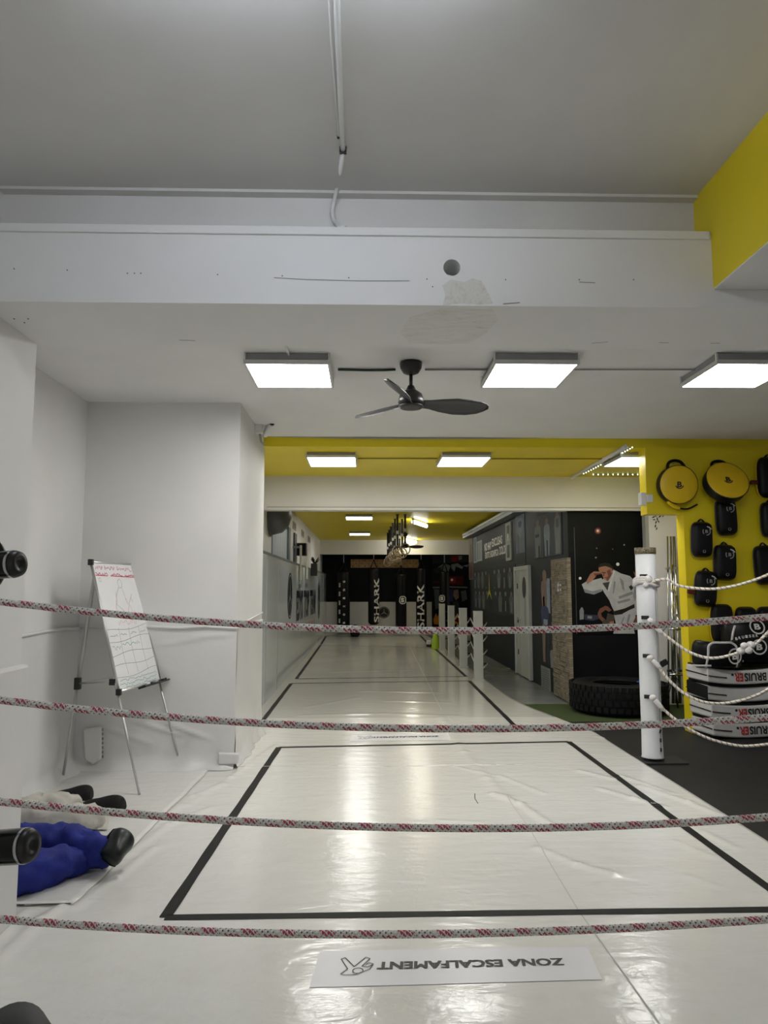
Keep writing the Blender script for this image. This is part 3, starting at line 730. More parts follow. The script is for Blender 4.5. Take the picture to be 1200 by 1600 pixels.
for i, (pp, lab) in enumerate(rr):
    q = [P(u, v, Y=py0-.11-.35*(u-1016)/209) for u, v in pp]
    t = thing('post_rope', q[0], lab, 'rope', 'white ropes on the right post')
    obj('rope', B().tube(smooth_pts(q), .0135, 8, uv=True), TWIST, t)
    a, c = q[0], q[1]
    if i == 0:
        kn = B()
        for k in range(3):
            zc4 = a.z-.012+.02*k; kn.tube([Vector((px0+.112*math.cos(th), py0+.112*math.sin(th), zc4+.02*math.sin(2*th))) for th in np.linspace(math.pi*.9, math.pi*1.9, 12)], .017, 8, uv=True)
        kn.ball(P(1013,905,Y=py0-.11), (.035,.03,.04)); kn.ball(P(1009,914,Y=py0-.10), (.03,.025,.025))
        obj('knot', kn, KNOT, t)
    else:
        d = (c-a); obj('splice', B().tube([a-d*.1, a+d*.4, a+d*1.1, a+d*1.5], [.02,.026,.022,.015], 10), KNOT, t)
        obj('knot', B().ball(a-X3*.01+Z3*.01, (.035,.03,.03)), KNOT, t)
    if i == 1:
        kc = P(1166,1013,Y=py0-.37); kb = B()
        for k, (du, dv, r) in enumerate(((-8,4,.034),(0,-1,.042),(7,-5,.036),(-3,-4,.03),(4,3,.032))): kb.ball(P(1166+du, 1013+dv, Y=py0-.36-.01*k), (r*1.15, r, r))
        obj('knot', kb, KNOT, t)
# ================================================================== FLIP CHART EASEL
A, Bf, Cf = Vector((-1.76,5.97,0)), Vector((-1.66,6.80,0)), Vector((-2.53,6.46,0))
T1, T2 = P(140,879,Y=6.18), P(201,881,Y=6.74)
A = P(218,1242,Z=.004); Bf = P(283,1199,Z=.004); Cf = P(98,1216,Z=.004)
ez = thing('flip_chart_easel', (-2.1, 6.4, 0), 'tall flip chart easel with scribbled whiteboard standing in the white recess', 'easel')
def lerp(a, b_, k): return a+(b_-a)*k
kb = .425
BL, BR = lerp(A, T1, kb), lerp(Bf, T2, kb)
T2 = T1+(BR-BL)*.96
obj('leg', B().tube([A, BL], .010, 10).tube([BL, lerp(A,T1,.5)], .014, 10), ALU, ez)
obj('leg', B().tube([Bf, BR], .010, 10), ALU, ez)
AP = Vector((-2.35, 6.46, 1.72)); M_ = lerp(Cf, AP, .46)
obj('leg', B().tube([Cf, M_], .011, 10).tube([M_, AP], .016, 10), ALU, ez)
obj('leg_clamp', B().box(M_, (.05,.05,.10)), BLK, ez, bevel=.006)
obj('brace', B().tube([M_, lerp(A,T1,.47)], .006, 8), ALU, ez); obj('brace', B().tube([M_, lerp(Bf,T2,.47)], .006, 8), ALU, ez)
obj('brace_joint', B().box(lerp(A,T1,.47)-X3*.02, (.05,.03,.05)), BLK, ez)
ey_ = ((T1-BL)+(T2-BR)).normalized(); ex_ = (BR-BL).normalized(); nb = ex_.cross(ey_).normalized()
if nb.x < 0: nb = -nb
off = nb*.016
def bd(u, v): return lerp(lerp(BL, BR, u), lerp(T1, T2, u), v)+off
board = obj('whiteboard', B().prism([bd(0,0),bd(1,0),bd(1,1),bd(0,1)], -nb*.012), mat('whiteboard_enamel', (.80,.80,.80), .25, var=.01), ez)
fr = B()
for a, c in ((bd(0,0),bd(0,1)),(bd(1,0),bd(1,1)),(bd(0,1),bd(1,1)),(bd(0,0),bd(1,0))): fr.tube([a-nb*.004, c-nb*.004], .012, 6)
obj('board_frame', fr, ALU, ez)
for p in (bd(0,1), bd(1,1), bd(0,0)): obj('corner_cap', B().box(p-nb*.005, (.04,.04,.05)), BLK, ez, bevel=.005)
tray = obj('pen_tray', B().prism([bd(.42,-.01)+nb*.0, bd(1.18,-.01), bd(1.18,-.01)+nb*.07, bd(.42,-.01)+nb*.07], -ey_*.015), BLK, ez)
for k, (u, c, lb) in enumerate(((.6, INKW, 'white-barrelled marker on the easel tray, nearest the tray middle'), (.82, mat('grey_barrel', (.4,.4,.4), .4), 'grey-barrelled marker on the easel tray'), (1.0, BLK, 'all-black marker on the easel tray'))):
    p = bd(u,-.01)+nb*.035+ey_*.008
    t = thing('marker_pen', p, lb, 'marker', 'markers on the easel tray')
    obj('barrel', B().cyl(p-ex_*.05, p+ex_*.02, .008, seg=10), c, t); obj('cap', B().cyl(p+ex_*.02, p+ex_*.055, .009, seg=10), BLK, t)
# crop frame of the board drawing: x across, y down (0..1)
def bp(x, y): return bd(x, 1-y)
def pen(name, paths, col, wd):
    for pth in paths:
        b = B(); q_ = [bp(*q)+nb*.0015 for q in pth]; pv = None
        for i in range(len(q_)):
            t_ = (q_[min(i+1,len(q_)-1)]-q_[max(i-1,0)]).normalized().cross(nb)*wd/2
            rw = (b.bm.verts.new(q_[i]-t_), b.bm.verts.new(q_[i]+t_))
            if pv: b.bm.faces.new((pv[0], pv[1], rw[1], rw[0]))
            pv = rw
        obj(name, b, mat(col[0], col[1], .6), board)
def scrib(x0, x1, y0, h, n, seed):
    r = random.Random(seed); return [(x0+(x1-x0)*k/n+r.uniform(-.008,.008), y0+h*(r.random()-.5)) for k in range(n+1)]
REDI, BLUI, GRYI, PNKI = ('red_marker', (.55,.08,.14)), ('green_marker', (.16,.36,.36)), ('grey_marker', (.28,.27,.28)), ('pink_marker', (.62,.25,.28))
pen('writing', [scrib(.06,.22,.045,.035,10,1), scrib(.26,.50,.045,.03,14,2), scrib(.58,.92,.05,.035,16,3), [(.27,.02),(.27,.06)], [(.58,.02),(.56,.06)]], REDI, .006)
pen('writing', [scrib(.04,.30,.095,.025,16,4), scrib(.36,.66,.098,.025,18,5), scrib(.72,.97,.10,.025,14,6), [(.03,.105),(.3,.108)], [(.4,.108),(.97,.115)]], REDI, .008)
pen('drawing', [[(.50,.15),(.56,.13),(.60,.16),(.58,.20),(.52,.21),(.49,.18),(.50,.15)], [(.50,.20),(.40,.27),(.36,.34),(.44,.37),(.55,.42)], [(.57,.21),(.60,.28),(.62,.33)], [(.08,.13),(.12,.125),(.12,.155),(.08,.155),(.08,.13)], [(.78,.26),(.72,.30),(.68,.33)], [(.74,.29),(.76,.33)]], GRYI, .004)
pen('drawing', [[(.40,.24),(.38,.32),(.33,.36),(.35,.41),(.25,.45)], [(.60,.30),(.65,.36),(.58,.42),(.62,.48)], [(.66,.33),(.70,.40),(.62,.44)], scrib(.45,.85,.43,.08,22,8), scrib(.3,.75,.49,.05,18,9)], PNKI, .004)
gl = []
for y in (.545,.63,.735,.82,.905): gl.append([(x, y-.02*x+.012*math.sin(6*x+y*20)) for x in np.linspace(.02,.98,9)])
for x in (.27,.50,.75): gl.append([(x+.01*math.sin(y*15), y) for y in np.linspace(.53,.89,8)])
pen('table_lines', gl, GRYI, .004)
pen('writing', [scrib(.06,.22,.585,.02,8,11), scrib(.30,.44,.58,.02,8,12), scrib(.54,.68,.58,.02,8,13), scrib(.78,.92,.575,.02,8,14)], GRYI, .005)
pen('writing', [scrib(.05,.24,.68,.035,10,15), scrib(.29,.70,.66,.03,18,16), scrib(.06,.95,.925,.02,40,17), scrib(.05,.93,.955,.025,44,18), scrib(.10,.90,.985,.02,30,19)], BLUI, .005)
# ================================================================== LYING DUMMIES
def skin_body(name, nodes, edges, m, parent, disp=.012, sub=2, tex=.12):
    me = bpy.data.meshes.new(name); org = ORG[parent.name]
    me.from_pydata([Vector(n[:3])-org for n in nodes], edges, []); me.update()
    o = bpy.data.objects.new(name, me); COL.objects.link(o); o.parent = parent; ORG[o.name] = org
    md = o.modifiers.new('skin', 'SKIN'); md.use_smooth_shade = True
    lay = me.skin_vertices[0]
    for i, n in enumerate(nodes):
        lay.data[i].radius = (n[3], n[4] if len(n) > 4 else n[3]); lay.data[i].use_root = (i == 0)
    s_ = o.modifiers.new('sub', 'SUBSURF'); s_.levels = sub; s_.render_levels = sub+1
    if disp:
        tx = bpy.data.textures.new(name+'_folds', 'CLOUDS'); tx.noise_scale = tex
        d = o.modifiers.new('folds', 'DISPLACE'); d.texture = tx; d.strength = disp*2; d.mid_level = .5; d.texture_coords = 'LOCAL'
    me.materials.append(m); return o
BLUEC = mat('blue_cotton', (.006,.016,.20), .8, var=.25, vs=7, bs=18, bst=.4, bd=.01)
BEIGE = mat('beige_cotton', (.52,.50,.45), .85, var=.12, vs=8, bs=16, bst=.5, bd=.01)
SHOE = mat('black_shoe_leather', (.008,.011,.011), .36, spec=.35, var=.3, vs=20, bs=30, bst=.3, bd=.004)
SHOE2 = mat('dark_grey_shoe', (.011,.0105,.011), .6, spec=.25, var=.3, vs=20, bs=30, bst=.3, bd=.004)
def shoe(name, heel, toe, up, m, parent, wd=.042):
    heel, toe, up = Vector(heel), Vector(toe), Vector(up).normalized(); d = (toe-heel).normalized(); L = (toe-heel).length
    up = (up-d*up.dot(d)).normalized(); sd = d.cross(up)
    b = B(); rows = []
    for k, (t_, w_, h_) in enumerate(((-.02,.55,.55),(0,.80,.95),(.12,.92,1.12),(.28,.88,1.08),(.45,.92,.90),(.62,1.05,.70),(.80,1.02,.58),(.93,.78,.46),(1.0,.35,.25))):
        c = heel+d*(L*t_); row = []
        for j in range(14):
            a = 2*math.pi*j/14; yy = math.sin(a); zz_ = yy*h_*wd*1.25 if yy > 0 else yy*wd*.30
            row.append(b.bm.verts.new(c+sd*(math.cos(a)*w_*wd)+up*zz_))
        rows.append(row)
    for r0, r1 in zip(rows[:-1], rows[1:]):
        for j in range(14): f = b.bm.faces.new((r0[j], r0[(j+1)%14], r1[(j+1)%14], r1[j])); f.smooth = True
    b.bm.faces.new(rows[0]); b.bm.faces.new(list(reversed(rows[-1])))
    o = obj(name, b, m, parent); s_ = o.modifiers.new('sub', 'SUBSURF'); s_.levels = 1; s_.render_levels = 2
    so_ = B()
    pts_ = []
    for (t_, w_) in ((-.03,.5),(.02,.85),(.3,.82),(.6,1.05),(.82,1.0),(.96,.66),(1.02,.2)): pts_.append((t_, w_))
    poly = [heel+d*(L*t_)+sd*(w_*wd)-up*(wd*.30) for t_, w_ in pts_]+[heel+d*(L*t_)-sd*(w_*wd)-up*(wd*.30) for t_, w_ in reversed(pts_)]
    obj('sole', so_.prism(poly, -up*.012), BLKR, o)
    return o
def vz(u, v, z): p = P(u, v, Z=z); return (p.x, p.y, p.z)
dm = thing('training_dummy', (-2.1, 4.35, 0), 'lying dummy in royal blue trousers and black shoe, half behind the wall corner', 'dummy', None)
h1 = (-2.28, 4.42, .15)
nodes = [(*h1,.15), (*vz(30,1322,.14),.125,.125), (*vz(75,1316,.14),.125,.125), (*vz(115,1320,.13),.115,.115), (*vz(148,1330,.11),.10,.105), (*vz(170,1337,.10),.085,.095),
         (*vz(-10,1372,.12),.13), (*vz(50,1362,.10),.12,.11), (*vz(95,1350,.09),.10), (*vz(150,1338,.07),.06),
         (-2.40,4.50,.15,.15)]
skin_body('trousers', nodes, [(0,1),(1,2),(2,3),(3,4),(4,5),(0,6),(6,7),(7,8),(8,9),(0,10)], BLUEC, dm, .030, tex=.07)
shoe('shoe', P(168,1350,Y=4.34)+Z3*.02, P(200,1304,Y=4.46)+Z3*.02, (.62,-.62,.45), SHOE, dm, .074)
skin_body('torso', [(-2.38,4.50,.15,.15), (-2.36,4.25,.16,.17,.13), (-2.30,4.05,.16,.15,.12)], [(0,1),(1,2)], BEIGE, dm, .01)
dm2 = thing('training_dummy', (-2.2, 5.3, 0), 'lying dummy in beige trousers with dark shoes, behind the blue trousers', 'dummy', None)
nodes = [(-2.35,5.10,.13,.15,.12), (*vz(60,1266,.13),.12), (*vz(100,1262,.13),.11), (*vz(126,1258,.11),.07),
         (*vz(60,1290,.12),.12), (*vz(115,1284,.12),.115), (*vz(148,1276,.11),.09), (*vz(160,1284,.07),.06)]
skin_body('trousers', nodes, [(0,1),(1,2),(2,3),(0,4),(4,5),(5,6),(6,7)], BEIGE, dm2, .026, tex=.07)
c1 = P(143,1245,Z=.02); c0 = P(82,1246,Z=.02); shoe('shoe', c1+Z3*.0, c0, (0,-.15,1), SHOE2, dm2, .070)
c1 = P(192,1264,Z=.02); c0 = P(128,1260,Z=.02); shoe('shoe', c1, c0, (0,-.15,1), SHOE2, dm2, .074)
q = [(*vz(55,1300,0),), (*vz(168,1300,0),), (*vz(172,1270,0),), (*vz(60,1262,0),)]
fold = bmesh.new(); nx, ny = 24, 14; g = []
for j in range(ny+1):
    row = []
    for i in range(nx+1):
        u, v = i/nx, j/ny; p = lerp(lerp(Vector(q[0]),Vector(q[1]),u), lerp(Vector(q[3]),Vector(q[2]),u), v)
        e = min(u,1-u,v,1-v); p.z = .016+.06*min(1,e*5)*(1-.3*u)+.008*math.sin(9*u+14*v)*min(1,e*6); row.append(fold.verts.new(p))
    g.append(row)
for j in range(ny):
    for i in range(nx): f = fold.faces.new((g[j][i],g[j][i+1],g[j+1][i+1],g[j+1][i])); f.smooth = True
obj('jacket_hem', fold, BEIGE, dm2)
# ================================================================== WEIGHT RACK AT THE LEFT EDGE
YK = 1.35
rk = thing('weight_rack', (-.70, YK+.02, 0), 'black weight rack with pegs at the left edge in front of the ropes', 'weight rack')
xk = P(3,865,Y=YK).x-.075
obj('upright', B().bx(xk-.075, xk, YK-.01, YK+.06, 0, 2.05), BLK, rk, bevel=.006)
obj('foot', B().bx(xk-.08, xk+.005, YK-.45, YK+.40, .002, .06), BLK, rk, bevel=.006)
PEGM = mat('polished_black_steel', (.02,.02,.02), .16, .6, var=.1)
def peg(u, v, r, tilt, ln=.20):
    e = P(u, v, Y=YK-.03); d = Vector((.965,-.20,tilt)).normalized(); s_ = e-d*ln
    pg = obj('peg', B().lathe([(0,0),(r,0),(r,ln-.012),(r*.99,ln-.006),(r*.93,ln-.002)], s_, d, 28), PEGM, rk)
    obj('end_cap', B().lathe([(r*.95,ln-.010),(r*.97,ln-.003),(r*.86,ln+.004),(r*.35,ln+.005),(r*.30,ln+.001),(r*.12,ln+.001),(0,ln+.001)], s_, d, 28), BLK, pg)
    obj('collar_ring', B().lathe([(r*.99,ln-.012),(r*1.012,ln-.011),(r*1.012,ln-.008),(r*.97,ln-.005)], s_, d, 28), CHROME, pg)
peg(28,881,.0247,.05); peg(47,1321,.0290,.12)
fc_ = P(-55,881,Y=YK-.0); obj('peg_flange', B().lathe([(0,-.01),(.068,-.01),(.07,0),(.066,.008),(0,.008)], fc_, (.5,-.86,.02), 28), BLK, rk)
pc = P(36,1668,Y=YK); obj('foam_roller', B().lathe([(0,-.14),(.05,-.14),(.062,-.12),(.064,.0),(.058,.02),(.04,.036),(0,.042)], pc, (.5,-.75,.1), 28), BLKM, rk)
# ================================================================== FLOOR STICKERS
PAPER = mat('white_sticker_vinyl', (.74,.74,.76), .3, var=.02)
def sticker(c4, label, ex=-1):
    a = [Vector((p.x, p.y, .012)) for p in c4]
    t = thing('floor_sticker', ((a[0]+a[2])/2).to_tuple(), label, 'floor sticker', 'warm-up zone stickers')
    # sheet follows the canvas relief
    b = B(); n, m = 40, 10; g = []
    for j in range(m+1):
        row = []
        for i in range(n+1):
            p = lerp(lerp(a[0], a[1], i/n), lerp(a[2], a[3], i/n), j/m); row.append(b.bm.verts.new((p.x, p.y, float(hfun(p.x, p.y))+.0022)))
        g.append(row)
    for j in range(m):
        for i in range(n): b.bm.faces.new((g[j][i], g[j][i+1], g[j+1][i+1], g[j+1][i]))
    sh_ = obj('sheet', b, PAPER, t)
    def at(u, v): p = lerp(lerp(a[0], a[1], u), lerp(a[2], a[3], u), v); return Vector((p.x, p.y, float(hfun(p.x, p.y))+.0045))
    return t, at, sh_
# near sticker corners: far-left, far-right, near-left, near-right
for c4, lab in (([P(500,1486,Z=0),P(918,1480,Z=0),P(483,1543,Z=0),P(941,1532,Z=0)], 'large white floor sticker with warm-up zone lettering, below the lowest rope'),
                ([P(549,1148.5,Z=0),P(700,1146,Z=0),P(546,1158.5,Z=0),P(705,1156.5,Z=0)], 'white floor sticker with warm-up zone lettering beyond the big taped rectangle')):
    t, at, sh_ = sticker(c4, lab)
    exv = (at(0,.5)-at(1,.5)).normalized(); eyv = -(at(.5,0)-at(.5,1)).normalized(); W = (at(0,.5)-at(1,.5)).length; Hh = (at(.5,0)-at(.5,1)).length
    text('lettering', 'ZONA ESCALFAMENT', at(.555,.47), exv, eyv, W*.665, Hh*.20, INKK, t, th=.0, bold=0, fat=.0032)
    # stretching figure icon, drawn in sticker space (x to the reader's right, y up)
    fig = [(.30,-.50),(.30,-.20),(.05,.10),(.10,.30),(.30,.16),(.42,.02)]
    def ic(x, y): return at(.137,.47)+exv*(x*Hh*.40)-eyv*(y*Hh*.40)
    b = B()
    for pth in ([(-.55,.52),(-.38,.62),(-.02,-.05),(.38,.62),(.52,.52),(.20,-.20),(.42,-.55),(.30,-.62),(-.08,-.62)], [(-.55,.52),(-.30,-.02),(-.52,-.10),(-.70,.12),(-.52,.22),(-.42,.06)], [(-.70,.12),(-.60,-.25),(-.08,-.62)]):
        stroke(b, [ic(x, y) for x, y in pth], .0036*max(.9, Hh/.3), Z3, 0)
    stroke(b, circ(ic(-.18,-.34), exv, eyv, Hh*.075, 14)+[circ(ic(-.18,-.34), exv, eyv, Hh*.075, 14)[0]], .0036*max(.9, Hh/.3), Z3, 0)
    obj('stretching_figure_icon', b, INKK, t)
# ================================================================== PADS ON THE YELLOW WALL
def pxm(Y=YY): return FPX/Y
YELV = mat('yellow_vinyl', (.74,.50,.008), .4, var=.08, vs=5, bs=50, bst=.1)
REDV = mat('dark_red_vinyl', (.10,.008,.008), .4)
def frame_at(c, tilt=0, yaw=0, roll=0):
    R = Matrix.Rotation(yaw, 3, 'Z') @ Matrix.Rotation(tilt, 3, 'X') @ Matrix.Rotation(roll, 3, 'Y')
    return Vector(c), R
def round_pad(u, v, ru, rv, th, tilt, roll, label, hang):
    fy = YY-th-.01-.24*abs(math.sin(tilt))
    c = P(u, v, Y=fy); r = ru/FPX*fy
    C, R = frame_at(c, tilt, 0, 0)
    n = R @ Vector((0,-1,0)); ex = R @ X3; ey = R @ Z3
    t = thing('round_target_pad', (c.x, YY-.05, c.z-r), label, 'round pad', 'round pads on the yellow wall')
    obj('pad_side', B().lathe([(0,-th),(r*.97,-th),(r*1.0,-th+.02),(r*1.0,-.018),(r*.98,-.004),(0,-.004)], c, n, 40), BLKV, t)
    f = obj('pad_face', B().lathe([(0,-.008),(r*.985,-.008),(r*.985,0),(r*.93,.007),(r*.5,.012),(0,.013)], c, n, 40), YELV, t)
    b = B(); cc_ = c+n*.014; ringflat(b, cc_, ex, ey, .040, .052, 20, n*.0015, math.pi*1.1, math.pi*1.9); obj('logo_arc', b, INKK, f)
    text('logo', 'B', cc_, ex, ey, .055, .065, INKK, f, th=.002, bold=.04)
    # carrying strap at the top, piping
    up = ey; a0 = c+up*r*.93-n*th*.5
    st = [a0-ex*.11-up*.03, a0-ex*.09+up*.045, a0-ex*.03+up*.075, a0+ex*.05+up*.06, a0+ex*.11-up*.02]
    obj('strap', B().tube(smooth_pts(st, 4), .018, 8), BLKV, t)
    obj('piping', B().tube(circ(c-n*.004, ex, ey, r*.99, 36), .006, 6, closed=True), mat('dark_piping', (.02,.01,.008), .4), t)
    if hang:
        h0 = c-up*r*.86-ex*r*.52-n*.03
        obj('pull_tab', B().tube(smooth_pts([h0, h0+ex*.07-up*.05-n*.02, h0+ex*.14-up*.075-n*.02], 4), .024, 8), YELV, t)
        obj('strap', B().tube(smooth_pts([h0+ex*.12-up*.075-n*.04, h0+ex*.24-up*.085-n*.04, h0+ex*.36-up*.03-n*.05], 4), .010, 8), BLKV, t)
    obj('hook', B().cyl(a0+up*.055-n*.02, Vector((a0.x, YY+.005, (a0+up*.055).z)), .006, seg=8), ALU, t)
round_pad(1061,757,31,33,.125,.05,0,'round yellow striking pad with black rim and yellow pull tab',True)
round_pad(1137,750,34,28,.13,-.42,0,'round yellow striking pad with black rim, tipped forward above a black pad',False)
def slab(name, c, wd, ht, th, R, m, parent, bev=.04, bulge=.02, pinch=.0):
    """rounded cushion slab: x width, z height, y thickness (front = -y)"""
    bm = bmesh.new(); nx, nz = 10, 14; g = {}
    for side in (0, 1):
        for j in range(nz+1):
            for i in range(nx+1):
                a, b_ = i/nx*2-1, j/nz*2-1
                x = a*(1-.20*abs(b_)**5); z = b_*(1-.12*abs(a)**5)
                k = max(0, 1-abs(a)**8)*max(0, 1-abs(b_)**8)
                y = (-.5*th-bulge*(1-a*a)*(1-b_*b_))*k**.25 if side == 0 else .5*th*k**.25
                g[side, i, j] = bm.verts.new(Vector(c)+R @ Vector((x*wd/2*(1-pinch*(b_<0)*abs(b_)), y, z*ht/2)))
    for side in (0, 1):
        for j in range(nz):
            for i in range(nx):
                q = (g[side,i,j], g[side,i+1,j], g[side,i+1,j+1], g[side,i,j+1])
                f = bm.faces.new(q if side == 0 else tuple(reversed(q))); f.smooth = True
    bmesh.ops.remove_doubles(bm, verts=bm.verts, dist=.0005)
    return obj(name, bm, m, parent)
def thai_pad(u, v, wpx, hpx, roll, label, hookup=True, strap=None, wall=YY, th=.09, logo=True, group='thai pads on the yellow wall', trim=None):
    fy = wall-.075; c = P(u, v, Y=fy); wd, ht = wpx/FPX*fy, hpx/FPX*fy
    R = Matrix.Rotation(math.radians(roll), 3, 'Y'); ex, ey, n = R @ X3, R @ Z3, Vector((0,-1,0))
    t = thing('kick_pad', (c.x, wall-.06, c.z-ht/2), label, 'kick pad', group)
    body = slab('pad_body', c, wd, ht, th, R, BLKV, t)
    edge = [c+ex*(wd/2*.97*math.copysign(abs(math.cos(a))**.45, math.cos(a)))+ey*(ht/2*.98*math.copysign(abs(math.sin(a))**.45, math.sin(a)))-n*.018 for a in np.linspace(0, 2*math.pi, 40, endpoint=False)]
    obj('piping', B().tube(edge, .007, 6, closed=True), trim or mat('grey_piping', (.07,.07,.07), .5), t)
    obj('back_cushion', B().box(c-n*.035, (wd*.8, .05, ht*.82), R), BLKV, t, bevel=.02)
    if logo:
        lc = c+ex*wd*.10+ey*ht*.22+n*(th/2+.016); b = B()
        ringflat(b, lc, ex, ey, wd*.15, wd*.19, 18, n*.002, math.radians(150), math.radians(400))
        obj('logo_ring', b, GREYP, body)
        text('logo', 'B', lc, ex, ey, wd*.13, wd*.15, GREYP, body, th=.003, bold=.03)
        obj('logo_arc', ringflat(B(), lc-ey*wd*.02, ex, ey, wd*.22, wd*.27, 14, n*.002, math.radians(30), math.radians(85)), mat('light_print', (.55,.56,.55), .5), body)
        lc2 = c-ey*ht*.34+n*(th/2+.010); obj('small_logo', ringflat(B(), lc2, ex, ey, wd*.05, wd*.07, 12, n*.002), GREYP, body)
    if hookup: obj('hanging_loop', B().tube(smooth_pts([c+ey*ht*.46-n*.02-ex*.05, c+ey*(ht*.5+.03)-n*.03, c+ey*ht*.46-n*.02+ex*.05], 4), .010, 6), BLKV, t)
    if hookup: obj('hook', B().cyl(c+ey*(ht*.5+.02)-n*.02, c+ey*(ht*.5+.02)-n*.08, .005, seg=6), ALU, t)
    if strap: obj('wrist_strap', B().box(c-ex*(wd/2+.03)-ey*ht*.12+Y3*.01, (.09,.04,.05), R), REDV, t, bevel=.008)
    return t
thai_pad(1135,808,34,58,-2,'black kick pad hanging directly under the tipped round yellow pad')
thai_pad(1097,843,34,56,2,'black kick pad hanging below the round yellow pad with pull tab')
thai_pad(1133,879,36,56,2,'black kick pad hanging lowest in the row beneath the tipped round pad', )
thai_pad(1103,920,36,56,5,'black kick pad with red wrist strap sticking out, just above the stacked gear', strap=True)
thai_pad(1203,746,42,66,0,'black kick pad with yellow piping hanging level with the round pads', logo=False, trim=YELV, strap=True)
thai_pad(1206,812,36,56,0,'black kick pad below the yellow-piped one, with white lettering', )
thai_pad(1197,883,38,62,-3,'square-shouldered black kick pad hanging beside the topmost white rope', logo=False)
# gear stacked against the wall -------------------------------------------------
# white kick shields
YS = 7.98; WSH = mat('white_shield_vinyl', (.66,.65,.63), .38, var=.06, vs=6, bs=30, bst=.15)
def shield(z0, hgt, dx, dy, rz, label, patch=False, txt=True, txo=0, wd=.98):
    c = Vector((3.67+dx+wd/2*math.cos(rz), YS+dy, z0)); t = thing('kick_shield', (c.x, c.y+.2, z0), label, 'kick shield', 'kick shields stacked by the yellow wall')
    Rz = Matrix.Rotation(rz, 3, 'Z'); dep = .33
    def S(x, y, z):   # x along the long side from its left corner, y back, z up; the shield is bent along its length
        bend = .10*((x-wd*.42)/wd)**2*2.0-.01
        return Vector((3.67+dx, YS+dy, z0))+Rz @ Vector((x, y+.06*math.sin(math.pi*x/wd), z+bend))
    def body(za, zb, inset, m, nm, par):
        b = B(); n = 16; rows = []
        for i in range(n+1):
            x = inset+(wd-2*inset)*i/n
            rows.append([b.bm.verts.new(S(x-(.10 if q in (1,2) else 0)*(1-i/n), y, z)) for q, (y, z) in enumerate(((inset,za),(dep-inset,za),(dep-inset,zb),(inset,zb)))])
        for r0, r1 in zip(rows[:-1], rows[1:]):
            for k in range(4): b.bm.faces.new((r0[k], r0[(k+1)%4], r1[(k+1)%4], r1[k]))
        b.bm.faces.new(rows[0]); b.bm.faces.new(list(reversed(rows[-1]))); return obj(nm, b, m, par, bevel=.018, seg=2)
    body(0, hgt*.12, .015, BLKV, 'black_backing', t)
    main = body(hgt*.10, hgt*.90, 0, WSH, 'side_wall', t)
    body(hgt*.88, hgt, .012, BLKV, 'striking_face', t)
    # black stripe on the end and the start of the long side
    b = B(); stroke_pts = [S(-.10, dep*.96, hgt*.52)+Vector((-.004,0,0)), S(-.002, .02, hgt*.46)+Vector((-.004,-.004,0))]
    b.tube(stroke_pts, .007, 6); b.tube([S(.005,0,hgt*.46)-Y3*.003, S(.12,0,hgt*.46)-Y3*.004, S(.22,0,hgt*.46)-Y3*.004], .007, 6)
    obj('stripe', b, INKK, main)
    if txt:
        x1, x0 = .27+txo, .67+txo
        o = S((x0+x1)/2, 0, hgt*.52)-Y3*.006; e = (S(x1,0,hgt*.5)-S(x0,0,hgt*.5)).normalized(); up = -Z3
        up = (up-e*up.dot(e)).normalized(); W = .42
        nrm = e.cross(up)
        text('lettering', 'BRUIS', o-e*(W*.19), e, up, W*.60, hgt*.46, INKK, main, th=.006, bold=.03)
        text('lettering', 'ER', o+e*(W*.255), e, up, W*.235, hgt*.46, INKR, main, th=.006, bold=.03)
        obj('lettering_dot', B().cyl(o+e*(W*.42)+up*(-hgt*.16)+nrm*.003, o+e*(W*.42)+up*(-hgt*.16)+nrm*.008, .014, seg=10), INKK, main)
    if patch:
        q = [S(-.095,dep*.9,hgt*.95)+Vector((-.012,0,0)), S(-.095,dep*.9,hgt*.25)+Vector((-.012,0,0)), S(.0,-.002,hgt*.12)+Vector((-.012,-.01,0)), S(.0,-.002,hgt*.85)+Vector((-.012,-.01,0))]
        obj('hook_patch', B().prism(q, Vector((.008,.008,0))), BLKR, main, bevel=.004)
    return t
hs = .192
shield(.0-.02, hs, .075, .06, .02, 'bottom white kick shield of the stack, standing on the black floor', txo=.0)
shield(.0-.02+hs, hs, .055, .03, .03, 'white kick shield second from the floor in the stack', txo=.0)
shield(.0-.02+hs*2, hs, .03, .05, .02, 'blank white kick shield with black patch, third from the floor', patch=True, txt=False)
shield(.0-.02+hs*3, hs, .015, .0, .02, 'topmost white kick shield of the stack, under the body protectors', txo=.0)
